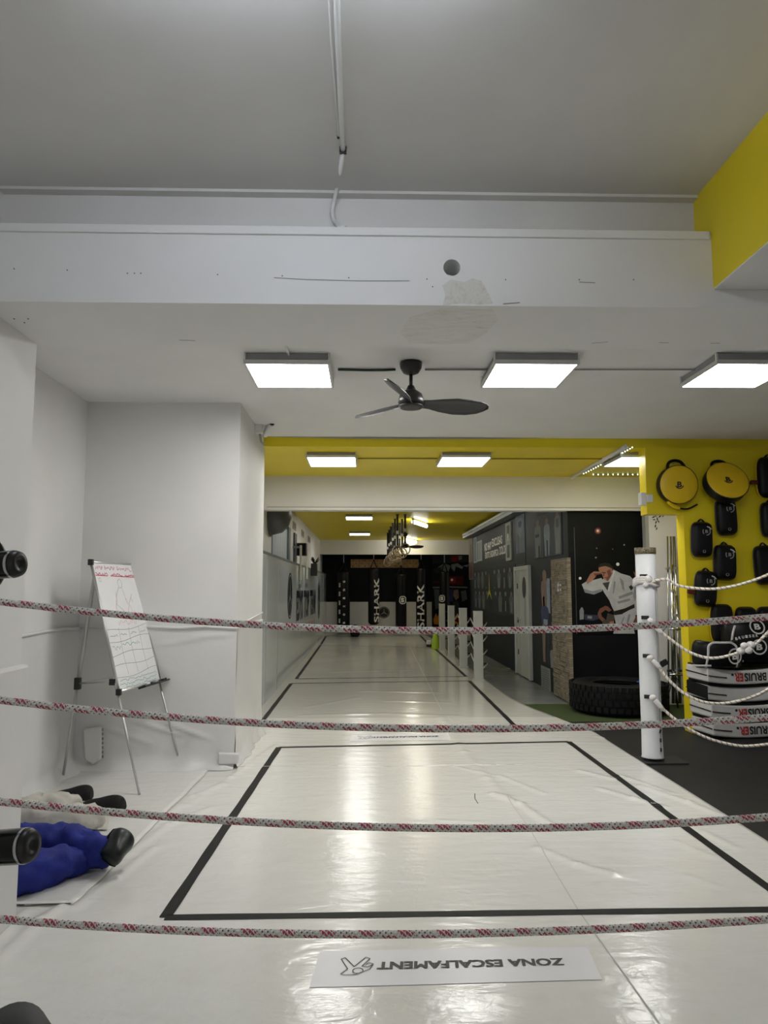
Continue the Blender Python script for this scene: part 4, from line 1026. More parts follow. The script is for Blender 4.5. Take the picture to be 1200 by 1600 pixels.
# body protectors on the stack
ZT = .0-.02+hs*4+.02
WTR = mat('white_trim_vinyl', (.66,.66,.65), .4, var=.03)
def belly(cx, cy, z0, wd, ht, dp, label, logo_at, big=False):
    t = thing('body_protector', (cx, cy, z0), label, 'body protector', 'body protectors on the shields')
    bm = bmesh.new(); nu, nv = 26, 12; g = []
    def Sf(u, v, e=0):   # u -1..1 around the front, v 0..1 up
        a = u*1.75; k = 1-.16*(2*v-1)**4; rx = wd/2*k+e; ry = dp/2*k+e
        zz_ = z0+ht*v+(-.015*abs(u)**1.5*(1-2*v))
        return Vector((cx+rx*math.sin(a), cy-ry*math.cos(a)*(1+.12*math.sin(math.pi*v)), zz_))
    for shell in (0, 1):
        rows = [[bm.verts.new(Sf(-1+2*i/nu, j/nv, -.06*shell)) for i in range(nu+1)] for j in range(nv+1)]; g.append(rows)
        for j in range(nv):
            for i in range(nu):
                f = bm.faces.new((rows[j][i], rows[j][i+1], rows[j+1][i+1], rows[j+1][i])); f.smooth = True
    for j in (0, nv):
        for i in range(nu): bm.faces.new((g[0][j][i], g[0][j][i+1], g[1][j][i+1], g[1][j][i]))
    for i in (0, nu):
        for j in range(nv): bm.faces.new((g[0][j][i], g[0][j+1][i], g[1][j+1][i], g[1][j][i]))
    body = obj('body', bm, BLKV, t)
    us = (-.36, .36) if not big else (-.5, .62)
    pth = [Sf(us[0]-.1,0.02,.004), Sf(us[0],.5,.004), Sf(us[0]+.02,.82,.004), Sf(us[0]+.1,.95,.004)]+[Sf(us[0]+.1+(us[1]-us[0]-.2)*k/6, .975, .005) for k in range(1,6)]+[Sf(us[1]-.1,.95,.004), Sf(us[1]-.02,.82,.004), Sf(us[1],.5,.004), Sf(us[1]+.06,.02,.004)]
    if not big: obj('white_trim', B().tube(smooth_pts(pth, 4), .013, 8), WTR, body)
    else:
        for u0 in us: obj('white_trim', B().tube(smooth_pts([Sf(u0-.04,.45,.004), Sf(u0,.7,.004), Sf(u0+.05*(1 if u0<0 else -1),.9,.004)], 4), .013, 8), WTR, body)
    obj('white_trim', B().tube([Sf(-1+.7*k/8, .08, .004) for k in range(9)], .011, 8), WTR, body)
    for (lu, lv, lr, full) in logo_at:
        p = Sf(lu, lv, .010); ex = (Sf(lu+.05,lv)-Sf(lu-.05,lv)).normalized(); ey = (Sf(lu,lv+.05)-Sf(lu,lv-.05)).normalized(); n = ex.cross(ey)
        obj('logo_ring', ringflat(B(), p+n*.012, ex, ey, lr*.82, lr, 28, n*.002), INKW, body)
        text('logo', 'B', p+n*.012, ex, ey, lr*.8, lr*.8, INKW, body, th=.003, bold=.04)
    if big:
        s_ = 'BRUISER BOXING'
        for k, ch in enumerate(s_):
            if ch == ' ': continue
            lu = -.42+.84*k/(len(s_)-1); lv = .60+.08*(1-(lu/.42)**2); p = Sf(lu, lv, .010); ex = (Sf(lu+.05,lv+.0)-Sf(lu-.05,lv)).normalized(); ey = (Sf(lu,lv+.05)-Sf(lu,lv-.05)).normalized()
            text('lettering', ch, p+ex.cross(ey)*.008, ex, ey, .024, .030, INKW, body, th=.003, bold=.03)
    return t
bc = P(1127,1022,Y=YS); ZT = P(1127,1043,Y=YS-.02).z
belly(P(1127,1022,Y=YS).x, YS+.10, ZT, .54, .27, .30, 'black body protector with white trim and one ring logo, on the shield stack', [(.22,.46,.085,True)])
belly(P(1190,1010,Y=YS).x, YS+.27, ZT+.02, .62, .46, .36, 'larger black body protector with curved white lettering, on the shield stack', [(.0,.42,.085,True),(.0,.88,.085,False)], big=True)
# three pads standing in a row behind them
thai_pad(1128,974,36,60,0,'black pad with yellow edge and star emblem, behind the body protectors', logo=False, hookup=False, trim=YELV, th=.10, group='pads behind the body protectors')
thai_pad(1166,978,36,60,0,'black pad with yellow edge, middle one behind the body protectors', logo=False, hookup=False, trim=YELV, th=.10, group='pads behind the body protectors')
thai_pad(1201,978,36,60,0,'black pad with dull edge, beside the knotted white rope', logo=False, hookup=False, th=.10, group='pads behind the body protectors')
ec = P(1132,984,Y=YY-.145)
e_ = tag(obj('star_emblem', star3(ringflat(B(), ec, X3, Z3, .043, .052, 24, (0,-.002,0)), ec, X3, Z3, .044, (0,-.002,0)), mat('olive_print', (.10,.11,.09), .5), [o for o in bpy.data.objects if o.name.startswith('kick_pad') and 'star emblem' in o.get('label','')][0]))
# ================================================================== TYRE
tc = Vector((3.36, 9.92, ZR+.004)); RO = .63; th_ = .40
t = thing('tractor_tyre', tc, 'huge black tyre lying flat on the green turf', 'tyre')
prof = [(.33,.07),(.36,.02),(.46,.0),(.56,.01),(RO-.03,.05),(RO-.012,.10),(RO-.012,th_-.10),(RO-.03,th_-.05),(.56,th_-.01),(.46,th_),(.36,th_-.02),(.33,th_-.07)]
inner = [(.33,th_-.07),(.42,th_-.10),(.50,th_/2),(.42,.10),(.33,.07)]
tyre = obj('casing', B().lathe(prof+inner, tc, seg=64), BLKR, t)
b = B()
for k in range(44):
    for row in range(4):
        a = 2*math.pi*(k+.5*(row%2))/44; z = .07+.087*row
        b.box(tc+Vector((math.cos(a)*(RO-.010), math.sin(a)*(RO-.010), z+.02)), (.03,.062,.062), Matrix.Rotation(a,3,'Z'))
o = obj('tread_blocks', b, BLKR, t); o['kind'] = 'stuff'
obj('bead_ring', B().tube(circ(tc+Z3*(th_-.04), X3, Y3, .345, 48), .022, 8, closed=True), BLKR, t)
q = P(1003,1064,Y=tc.y-.25); bb = B(); bb.ball((q.x, q.y, tc.z+th_+.014), (.085,.05,.016), R=Matrix.Rotation(.5,3,'Z')); bb.ball((q.x+.06, q.y+.03, tc.z+th_+.018), (.05,.03,.012))
tag(obj('blue_cloth', bb, mat('bright_blue_cloth', (.02,.10,.42), .7)), 'small blue cloth lying on the huge tyre', 'cloth')
# ================================================================== CHROME POLES behind the opening
yp = YD-.55
def pole(u, v0, v1, r, label, lean=0):
    a, c = P(u, v0, Y=yp), P(u+lean, v1, Y=yp); a.z = max(ZR, a.z)
    return a, c
t = thing('pole_stand', P(1052,1090,Y=yp), 'bundle of chrome poles on a folded stand against the white wall', 'pole stand')
zb0 = ZR
for (u0, v0, u1, v1, r) in ((1043,838,1044,1075,.014),(1048,838,1050,1075,.016),(1051.5,838,1055,1075,.012),(1054,838,1060,1075,.014),(1050,882,1051,1075,.024),(1057,930,1062,1075,.026)):
    a, c = P(u0, v0, Y=yp), P(u1, v1, Y=yp); obj('pole', B().cyl((c.x,c.y,ZR+.06), a, r*.8, seg=12), CHROME, t)
for (u, v) in ((1043,888),(1055,888),(1052,923),(1057,961),(1046,1048),(1062,1048)): obj('clamp', B().box(P(u, v, Y=yp-.02), (.05,.05,.035)), BLK if v > 1000 else ALU, t, bevel=.006)
obj('stand_leg', B().tube([P(1057,962,Y=yp-.03), P(1035,986,Y=yp-.05)], .012, 8), ALU, t); obj('stand_leg', B().tube([P(1057,962,Y=yp-.03), P(1066,984,Y=yp-.05)], .012, 8), ALU, t)
obj('cross_bar', B().tube([P(1045,983,Y=yp-.03), P(1068,983,Y=yp-.03)], .012, 8), CHROME, t); obj('cross_bar', B().tube([P(1046,1054,Y=yp-.03), P(1072,1054,Y=yp-.03)], .016, 8), CHROME, t)
for du in (-8, 0, 9): obj('stand_foot', B().tube([P(1053+du*.3,1058,Y=yp), Vector((P(1053+du*2.2,1092,Y=yp).x, yp-.12+.05*abs(du)/8, ZR+.014))], .014, 8), BLK, t)
# ================================================================== POSTERS: DARK FRONT WALL
def shades(name, col=None, r=.6): return mat(name, col, r, var=.12, vs=9, spec=.15)
SKIN = shades('printed_skin', (.33,.17,.11)); SKIN_D = shades('printed_skin_shade', (.16,.07,.05)); GI = shades('printed_white_cloth', (.40,.41,.43)); GI_D = shades('printed_grey_cloth', (.22,.23,.25)); GI_L = shades('printed_pale_cloth', (.50,.51,.53))
ink = mat('printed_black', (.006,.006,.007), .4); NIGHT = mat('printed_night', (.003,.004,.006), .45, var=.4, vs=3, spec=.15)
t = thing('fighter_poster', P(956,991,Y=YD), 'tall dark poster of a fighter in white gi shading his eyes', 'poster')
yq = YD-.012
a, c = P(902,991,Y=yq), P(1009,824,Y=yq)
pst = obj('poster_sheet', B().bx(a.x, c.x, yq, YD-.001, a.z, c.z), NIGHT, t)
obj('poster_edge', B().bx(a.x-.008, a.x, yq-.002, YD-.001, a.z, c.z), mat('poster_edge_grey', (.06,.06,.07), .5), t)
LAY = [0]
def pp_(name, pts_, m, par=None):
    LAY[0] += 1; y = yq-.0002*LAY[0]
    return obj(name, B().prism([P(880+x/5, 820+yv/5, Y=yq)+Vector((0, y-yq, 0)) for x, yv in pts_], (0,-.0002,0)), m, par or pst)
def dot(name, x, yv, r, m):
    LAY[0] += 1; c = P(880+x/5, 820+yv/5, Y=yq); c.y = yq-.0002*LAY[0]
    obj(name, B().prism(circ(c, X3, Z3, r/5/FPX*yq, 16), (0,-.0002,0)), m, pst)
pp_('printed_raised_arm', [(145,465),(185,440),(240,430),(300,415),(315,470),(302,520),(240,545),(170,530)], GI)
pp_('printed_fold', [(160,500),(230,520),(300,500),(302,520),(240,545),(170,530)], GI_D)
pp_('printed_jacket', [(300,430),(345,400),(385,345),(450,380),(520,400),(560,440),(600,520),(635,590),(630,712),(565,712),(555,620),(480,655),(400,680),(380,640),(360,590),(320,530),(300,490)], GI)
pp_('printed_lapel', [(385,348),(405,365),(360,520),(340,515),(370,440)], GI_L)
pp_('printed_shirt', [(305,455),(362,445),(347,515)], mat('printed_shirt_black', (.03,.03,.035), .5))
for f_ in ([(430,560),(540,520),(548,540),(440,580)], [(420,600),(520,575),(525,592),(430,618)], [(560,470),(585,520),(560,600),(545,560)], [(440,410),(470,440),(480,520),(460,500)], [(590,600),(620,620),(620,700),(600,700)]): pp_('printed_fold', f_, GI_D)
pp_('printed_patch', [(512,485),(530,470),(548,492),(530,515)], ink)
pp_('printed_stripe', [(395,440),(410,445),(395,540),(385,535)], GI_D)
pp_('printed_neck', [(345,395),(385,345),(385,380),(350,440),(335,435)], SKIN_D)
pp_('printed_face', [(275,335),(330,318),(380,330),(385,360),(372,400),(345,435),(318,425),(302,385),(278,358)], SKIN)
pp_('printed_face_shade', [(340,360),(380,340),(372,400),(345,435),(335,425),(350,395)], SKIN_D)
pp_('printed_hair', [(270,332),(290,304),(330,296),(365,305),(392,340),(388,362),(368,335),(330,322)], ink)
pp_('printed_brow', [(295,368),(332,372),(332,380),(297,376)], ink); pp_('printed_mouth', [(322,410),(345,408),(344,414),(323,416)], mat('printed_lip', (.12,.03,.03), .5))
pp_('printed_nose', [(312,375),(320,375),(322,400),(310,400)], SKIN_D); pp_('printed_ear', [(368,345),(382,340),(382,372),(372,378)], SKIN)
pp_('printed_hand', [(180,440),(210,385),(240,364),(300,366),(305,380),(262,388),(250,410),(222,440),(186,462)], SKIN)
pp_('printed_finger_shade', [(235,380),(300,376),(300,384),(262,392),(250,404)], SKIN_D)
pp_('printed_trousers', [(395,700),(470,690),(556,645),(566,712),(540,780),(560,850),(390,850),(412,780)], GI)
for f_ in ([(470,720),(480,720),(450,790),(440,790)], [(510,700),(525,700),(500,800),(485,800)]): pp_('printed_fold', f_, GI_D)
pp_('printed_belt', [(385,678),(480,653),(555,618),(558,648),(470,684),(462,698),(400,706)], ink)
pp_('printed_lower_hand', [(566,714),(600,716),(602,780),(560,820),(545,785)], SKIN_D)
pp_('printed_cuff', [(563,704),(632,704),(632,714),(563,716)], ink)
pp_('printed_opponent_arm', [(268,690),(285,655),(330,632),(352,640),(378,668),(355,680),(330,665),(295,690),(300,715),(328,738),(305,758),(272,722)], SKIN_D)
pp_('printed_opponent_shirt', [(345,690),(395,705),(398,740),(385,790),(300,790),(310,745),(335,740)], mat('printed_brown_shirt', (.05,.04,.035), .5))
pp_('printed_opponent_hand', [(365,755),(395,752),(395,790),(345,795)], SKIN)
pp_('printed_bottle', [(126,670),(140,645),(150,645),(160,672),(160,738),(128,742)], GI_D)
pp_('printed_towels', [(165,700),(270,705),(280,735),(230,750),(170,742)], mat('printed_dark_blue', (.02,.025,.06), .5))
pp_('printed_can', [(190,710),(225,714),(222,735),(188,730)], GI_D)
pp_('printed_flame', [(548,365),(562,380),(582,420),(578,438),(562,410)], mat('printed_flame', (.35,.10,.02), .5))
dot('printed_glow', 270, 48, 26, mat('printed_red_glow', (.12,.015,.01), .5)); dot('printed_glow', 270, 48, 15, mat('printed_orange', (.5,.20,.12), .5)); dot('printed_lamp', 268, 47, 8, INKW)
for x, yv, r in ((425,308,13),(131,418,11),(615,462,10)): dot('printed_lamp', x, yv, r, INKW)
for x, yv, r in ((475,157,7),(260,183,5),(254,256,7),(385,190,4)): dot('printed_lamp', x, yv, r, GI_D)
# ================================================================== DARK SIDE WALL: door, posters, frames
def on(u, v, d=0): return P(u, v, X=XD-d)
def side_slab(name, u0, u1, vt, vb, th, m, parent, d=0):
    """panel on the side wall: u0 far edge, u1 near edge; vt/vb measured at the near edge u1"""
    y1, y0 = on(u0, 900).y, on(u1, 900).y; zt, zb = on(u1, vt).z, on(u1, vb).z
    return obj(name, B().bx(XD-d-th, XD-d, y0, y1, zb, zt), m, parent), (y0, y1, zb, zt)
sc = thing('stone_column', (XD, on(880,900).y, ZR), 'narrow stone-clad strip on the dark wall beside the fighter poster', 'stone column')
o, (sy0, sy1, sz0, sz1) = side_slab('cladding', 866, 892, 871, 1096, .05, STONE, sc)
o, _ = side_slab('small_plaque', 874, 884, 908, 926, .008, mat('blue_grey_plaque', (.12,.12,.20), .5), sc, .05)
o2, _ = side_slab('plaque_stripe', 877, 878.5, 910, 924, .004, INKW, sc, .058); o2, _ = side_slab('plaque_stripe', 880.5, 882, 910, 924, .004, INKW, sc, .058)
r_ = random.Random(3)
sl = B()
for k in range(150):   # proud split stones
    y = r_.uniform(sy0+.05, sy1-.05); z = ZR+.02+(sz1-ZR-.05)*r_.random(); z = round(z/.07)*.07+ZR+.03
    if z > sz1-.04: continue
    sl.box((XD-.052-.006*r_.random(), y, z), (.02, r_.uniform(.08,.2), .045))
o = obj('proud_stones', sl, STONE, sc); o['kind'] = 'stuff'
# side door with frame
dr = struct('door_1', B().bx(XD-.02, XD, on(808,900).y-.0, on(808,900).y+.001, 0, .01), WHITEP)
DW = mat('grey_white_door', (.40,.42,.40), .45, var=.05)
y_far, y_near = on(807,900).y, on(830,900).y; ztd = on(822,884).z
bpy.data.objects.remove(dr)
dr = struct('door_1', B().bx(XD-.035, XD, y_near+.10, y_far-.40, ZR, ztd-.07), DW)
obj('door_leaf', B().bx(XD-.03, XD, y_far-.36, y_far-.08, ZR, ztd-.07), DW, dr)
obj('door_frame', B().bx(XD-.06, XD, y_far-.08, y_far, ZR, ztd).bx(XD-.06, XD, y_near, y_near+.10, ZR, ztd).bx(XD-.06, XD, y_near+.10, y_far-.08, ztd-.08, ztd), mat('door_frame_white', (.46,.48,.46), .45), dr, bevel=.004)
ym = (y_near+.1+y_far-.40)/2
obj('door_emblem', B().prism(circ((XD-.036, ym-.05, 1.62), Y3, Z3, .16, 20, .20), (-.003,0,0)), INKK, dr)
for z in (.35, .95, 1.6): obj('hinge', B().bx(XD-.04, XD-.03, y_far-.25, y_far-.20, z, z+.10), BLK, dr)
obj('door_sign', B().prism(circ((XD-.036, ym-.1, 1.18), Y3, Z3, .07, 20, .30), (-.003,0,0)), mat('grey_print'), dr)
obj('door_handle', B().box((XD-.06, y_far-.5, 1.03), (.05,.12,.03)), ALU, dr)
LETTER = mat('door_letter', (.1,.1,.1), .5)
# panels
def wall_poster(name, u0, u1, vt, vb, th, m, label, cat, group=None):
    y1, y0 = on(u0, 900).y, on(u1, 900).y; zt, zb = on(u1, vt).z, on(u1, vb).z
    t = thing(name, (XD, (y0+y1)/2, zb), label, cat, group)
    s_ = obj('sheet', B().bx(XD-th, XD-.0005, y0, y1, zb, zt), m, t)
    return t, s_, y0, y1, zb, zt
def figs(sheet, y0, y1, zb, zt, th, spec):
    """flat printed figures: (fy, fz, w, h, material, kind) in 0..1 of the sheet (fy from the far edge as read from the hall)"""
    for k, (fy, fz, w_, h_, m, kd) in enumerate(spec):
        c = Vector((XD-th-.0005*(k%7+1), y1+(y0-y1)*fy, zb+(zt-zb)*fz)); ww, hh = (y1-y0)*w_, (zt-zb)*h_
        if kd == 'o': pl = circ(c, Y3, Z3, ww/2, 14, hh/2)
        elif kd == 'b':   # torso with shoulders
            pl = [c+Y3*(ww*a)+Z3*(hh*b_) for a, b_ in ((-.35,-.5),(.35,-.5),(.5,.2),(.42,.42),(.15,.5),(-.15,.5),(-.42,.42),(-.5,.2))]
        else: pl = [c+Y3*(ww*a)+Z3*(hh*b_) for a, b_ in ((-.5,-.5),(.5,-.5),(.5,.5),(-.5,.5))]
        obj('printed_shape', B().prism(pl, (-.0004,0,0)), m, sheet)
PG1, PG2, PG3 = shades('print_grey_light', (.17,.19,.19)), shades('print_grey_mid', (.09,.10,.11)), shades('print_blue', (.04,.05,.12))
PBL = shades('print_pale_blue', (.22,.27,.34)); PSK = shades('print_skin', (.20,.14,.11)); PDK = shades('print_dark', (.025,.03,.033))
t, s_, y0, y1, zb, zt = wall_poster('team_poster', 836, 880, 792, 866, .012, shades('poster_slate', (.055,.065,.085)), 'team poster of tall standing figures high on the dark wall', 'poster')
figs(s_, y0, y1, zb, zt, .012, [(.17,.42,.26,.78,PG1,'b'),(.17,.86,.12,.16,PSK,'o'),(.15,.55,.16,.08,PDK,'r'),(.22,.15,.06,.3,PDK,'r'),(.52,.40,.22,.74,PBL,'b'),(.52,.82,.10,.16,PSK,'o'),(.53,.2,.05,.36,PDK,'r'),(.88,.46,.20,.86,PG1,'b'),(.88,.9,.09,.12,PSK,'o'),(.88,.7,.08,.2,PG2,'r'),(.40,.3,.05,.6,PDK,'r')])
t, s_, y0, y1, zb, zt = wall_poster('standing_fighter_poster', 843, 864, 888, 1042, .010, shades('poster_black', (.02,.022,.024)), 'tall narrow poster of a fighter in blue shorts beside the stone strip', 'poster')
figs(s_, y0, y1, zb, zt, .010, [(.42,.93,.30,.13,PSK,'o'),(.42,.72,.55,.34,PSK,'b'),(.70,.72,.22,.36,PBL,'r'),(.40,.50,.60,.22,PG3,'b'),(.45,.44,.3,.06,PBL,'r'),(.30,.22,.24,.40,PSK,'b'),(.62,.22,.24,.40,PDK,'b'),(.86,.08,.3,.18,PG1,'b'),(.35,.62,.10,.18,PG3,'r')])
t, s_, y0, y1, zb, zt = wall_poster('notice_sheet', 843, 857, 1044, 1079, .010, shades('notice_paper', (.20,.21,.20)), 'grey notice sheet leaning at the foot of the dark wall', 'notice')
figs(s_, y0, y1, zb, zt, .010, [(.5,.1*k+.06,.75,.03,PG2,'r') for k in range(9)])
t, s_, y0, y1, zb, zt = wall_poster('blue_poster', 808, 822, 797, 882, .012, shades('poster_blue_grey', (.14,.18,.23)), 'pale blue poster above the side door', 'poster')
figs(s_, y0, y1, zb, zt, .012, [(.5,.72,.7,.35,PBL,'b'),(.5,.78,.4,.12,PG3,'b'),(.3,.4,.12,.4,PG2,'r'),(.65,.42,.14,.42,PG1,'r'),(.5,.12,.95,.22,PDK,'r')])
for (vt, vb, lab, m) in ((814,845,'white framed picture, the upper of two on the dark wall', shades('frame_print_a', (.09,.11,.10))), (845.5,875,'white framed picture, the lower of two on the dark wall', shades('frame_print_b', (.07,.09,.085)))):
    t, s_, y0, y1, zb, zt = wall_poster('framed_picture', 793, 801.5, vt, vb, .03, shades('frame_pale', (.36,.40,.39)), lab, 'picture', 'framed pictures on the dark wall')
    obj('print', B().bx(XD-.034, XD-.03, y0+.16, y1-.16, zb+.06, zt-.06), m, t)
    if vt < 830: obj('print_highlight', B().prism(circ((XD-.035, y1-.3, zb+.11), Y3, Z3, .07, 14), (-.001,0,0)), INKW, t)
t, s_, y0, y1, zb, zt = wall_poster('paper_sheets', 741, 746, 838, 879, .012, shades('paper_pale', (.36,.42,.45)), 'narrow pale sheet taped left of the wall slogan', 'paper')
figs(s_, y0, y1, zb, zt, .012, [(.5,.5,.7,.86,shades('paper_grey', (.20,.25,.28)),'r')])
t, s_, y0, y1, zb, zt = wall_poster('paper_sheets', 746.3, 754.5, 843, 876, .016, shades('paper_pale'), 'wide pale sheet with columns beside the wall slogan', 'paper')
figs(s_, y0, y1, zb, zt, .016, [(.2,.5,.24,.8,shades('paper_grey'),'r'),(.55,.5,.14,.8,shades('paper_grey'),'r'),(.82,.5,.14,.8,shades('paper_grey'),'r')])
t, s_, y0, y1, zb, zt = wall_poster('tall_banner', 733.5, 739.5, 835, 905, .012, shades('banner_tan', (.24,.22,.17)), 'narrow tan and red banner at the far end of the dark wall', 'banner')
figs(s_, y0, y1, zb, zt, .012, [(.5,.2,.9,.38,shades('banner_red', (.08,.02,.025)),'r'),(.6,.55,.25,.5,shades('banner_brown', (.12,.09,.06)),'r')])
t, s_, y0, y1, zb, zt = wall_poster('mural_poster', 740, 806, 881, 966, .008, shades('mural_dark', (.020,.026,.030)), 'wide dark mural of many fighters with a star emblem', 'mural')
sp = []
rm = random.Random(11)
for k in range(9):
    fy = .06+.105*k+rm.uniform(-.01,.01)
    if 4 <= k <= 4: continue
    mm = (PG3, PG2, PG2)[k % 3] if k < 3 else (PG2, PDK)[k % 2]
    sp += [(fy,.72,.085,.30,mm,'b'),(fy,.90,.035,.09,PSK if k % 2 else PG1,'o'),(fy+.02,.24,.085,.34,mm,'b'),(fy+.02,.44,.035,.09,PG1 if k % 2 else PSK,'o'),(fy,.66,.02,.22,PG1,'r'),(fy+.02,.2,.018,.2,PG1,'r')]
figs(s_, y0, y1, zb, zt, .008, sp)
mc = Vector((XD-.014, y1+(y0-y1)*.46, zb+(zt-zb)*.50))
obj('star_emblem', star3(B(), mc, Y3, Z3, .42, (-.002,0,0), .13), GOLD, s_)
obj('star_ring', ringflat(B(), mc-Z3*.12, Y3, Z3, .25, .30, 28, (-.001,0,0)), PDK, s_)
# slogan on the wall
sg = thing('wall_slogan', (XD, on(780,860).y, on(780,860).z), 'white two-line slogan lettered on the dark wall', 'lettering')
for s_, u0, u1, v0, v1, m in (('NO HAY', 758, 769, 858, 849, INKW), ('EXCUSAS', 770, 786, 853, 837.5, INKW), ('ÉXITO SIGNIFICA', 759, 780, 872, 856, INKW), ('DOLOR', 781.5, 792.5, 865.5, 852.5, INKW)):
    a, c = on(u0, v0), on(u1, v0-(v0-920)*0); ya, yc = on(u0, 900).y, on(u1, 900).y
    zbot = on(u0, v0).z; ztop_ = on(u1, v1).z; zmid = (on((u0+u1)/2, (v0+v1)/2).z)
    text('lettering', s_, (XD-.004, (ya+yc)/2, zmid), (0,-1,0), Z3, abs(ya-yc), .19, m, sg, th=.002, bold=.02)
# light trunking along the top of the dark wall
a, c = on(735,822), on(782,796)
tk = thing('ceiling_trunking', (XD-.1, (a.y+c.y)/2, ZC2-.2), 'pale metal trunking along the top of the dark wall', 'trunking')
obj('trunking_body', B().bx(XD-.22, XD, 12.5, a.y, 3.02, 3.12), mat('trunking_grey', (.16,.18,.18), .4), tk)
obj('trunking_lip', B().bx(XD-.235, XD-.215, 12.5, a.y, 3.09, 3.14), mat('trunking_pale', (.42,.45,.44), .4), tk)
# ================================================================== HALL LEFT WALL FITTINGS
def hl(u, v, x=XH): return P(u, v, X=x)
vs_ = thing('wall_shutter', hl(436,870), 'white vertical-slatted shutter on the hall wall beside the column', 'shutter')
ya, yb_ = hl(424,850).y, hl(447,850).y; z0_, z1_ = ZP+.03, 2.75
obj('shutter_back', B().bx(XH, XH+.02, ya, yb_, z0_, z1_), mat('shutter_shade', (.22,.26,.30), .5), vs_)
ns = 14
for k in range(ns):
    y = ya+(yb_-ya)*(k+.5)/ns; obj('slat', B().box((XH+.0225, y, (z0_+z1_)/2), (.003,(yb_-ya)/ns*.55,z1_-z0_-.04)), mat('shutter_white', (.52,.58,.62), .4), vs_)
obj('shutter_post', B().bx(XH, XH+.05, yb_, yb_+.35, z0_, z1_+.05), mat('slate_post', (.10,.14,.17), .5), vs_)
dq = hl(436,805)
du = thing('duct_elbow', (XH+.1, dq.y-1.4, 2.85), 'dark grey rounded duct elbow high on the hall wall', 'duct')
obj('elbow', B().lathe([(0,.0),(.32,.0),(.34,.04),(.30,.20),(.20,.30),(.06,.35),(0,.35)], (XH, 11.9, 2.80), (1,0,0), 32), mat('duct_grey', (.085,.09,.085), .45), du)
obj('flange', B().lathe([(.32,.0),(.36,.0),(.36,.03),(.32,.03)], (XH, 11.9, 2.80), (1,0,0), 32), mat('duct_grey'), du)
for k, (u, v, lab) in enumerate(((459.5,822,'small grey plaque on hall wall, closest to the duct elbow'),(472.5,834,'small grey plaque on hall wall, above the two white bars'),(482.5,843,'small grey plaque on hall wall, furthest towards the bags'))):
    c = hl(u, v); t = thing('wall_plaque', c, lab, 'plaque', 'plaques on the hall wall')
    obj('plate', B().box((XH+.01, c.y, c.z), (.015,.62,.16)), mat('plaque_grey', (.30,.31,.30), .5), t)
    for q in range(3): obj('plaque_line', B().box((XH+.019, c.y-.18+.18*q, c.z), (.003,.10,.10)), mat('plaque_print', (.12,.12,.12), .5), t)
c = hl(462,858); t = thing('wall_speaker', (XH, c.y, c.z-.2), 'black speaker box on a dark panel on the hall wall', 'speaker')
obj('speaker_panel', B().box((XH+.015, c.y-.3, c.z-.05), (.03,.5,.75)), mat('panel_navy', (.03,.045,.06), .5), t)
obj('speaker_box', B().box((XH+.12, c.y+.2, c.z), (.22,.3,.28)), BLK, t, bevel=.01)
obj('speaker_grille', B().box((XH+.12, c.y+.045, c.z), (.18,.01,.24)), BLKR, t)
for (u, vt, vb, lab, r) in ((470,852,906,'cream hanging bar on the hall wall, nearer the speaker box',.035),(480,858,905,'white hanging bar on the hall wall, nearer the planter',.035)):
    a, c = P(u, vt, X=XM+.03), P(u, vb, X=XM+.03); t = thing('wall_bar', c, lab, 'bar', 'bars on the hall wall')
    obj('bar', B().bx(XM+.012, XM+.05, a.y-.06, a.y+.06, c.z, a.z), mat('bar_cream', (.55,.55,.46), .4), t, bevel=.006)
    obj('bar_backplate', B().bx(XM+.001, XM+.012, a.y-.02, a.y+.30, c.z-.1, ZP+.02), mat('bar_shade', (.20,.22,.21), .5), t)
    obj('bar_foot', B().bx(XM+.001, XM+.04, a.y-.10, a.y+.34, c.z-.16, c.z-.10), mat('slate_post'), t)
    obj('bar_bracket', B().bx(XH, XM+.02, a.y-.03, a.y+.03, a.z-.06, a.z-.02), mat('bar_shade'), t)
c = P(491,889,X=XM+.08); t = thing('wall_planter', (XM+.08, c.y, c.z-.16), 'black wall planter with a small plant on the hall wall', 'planter')
obj('pot', B().box((XM+.08, c.y, c.z-.02), (.15,.35,.32)), BLK, t, bevel=.01)
rl = random.Random(5)
for k in range(12):
    a0 = Vector((XM+.08, c.y+rl.uniform(-.12,.12), c.z+.13)); d = Vector((rl.uniform(-.10,.18), rl.uniform(-.2,.2), rl.uniform(.06,.2)))
    s_ = Vector((d.y, -d.x, 0)).normalized()*.03 if d.xy.length > .01 else X3*.03
    obj('leaf', B().prism([a0, a0+d*.5+s_, a0+d, a0+d*.5-s_], (.002,0,.002)), mat('dark_leaf', (.015,.022,.012), .6), t)
# flat logos and lettering on the cladding
for (u, v, r, lab) in ((453,931,.43,1),(498.3,938,.55,2)):
    c = P(u, v, X=XM+.001)
    dsk = obj('emblem_disc', B().prism(circ(c, Y3, Z3, r, 40), (.003,0,0)), mat('emblem_navy', (.012,.02,.03), .25), hp)
    obj('emblem_star', star3(ringflat(B(), c+X3*.003, Y3, Z3, r*.86, r*.92, 36, (.002,0,0)), c+X3*.003, Y3, Z3, r*.85, (.002,0,0), .12), mat('emblem_grey', (.16,.17,.15), .4), dsk)
for s_, u0, u1 in (('EDYS', 463, 473.3), ('TOP', 474.6, 483), ('TEAM', 484.2, 493)):
    ya, yb_ = P(u0,930,X=XM).y, P(u1,930,X=XM).y
    text('cladding_lettering', s_, (XM+.002, (ya+yb_)/2, 1.25), (0,1,0), Z3, abs(yb_-ya)*.96, .64, mat('emblem_navy'), hp, th=.003, bold=.05)
ya, yb_ = P(468,970,X=XM).y, P(492,970,X=XM).y
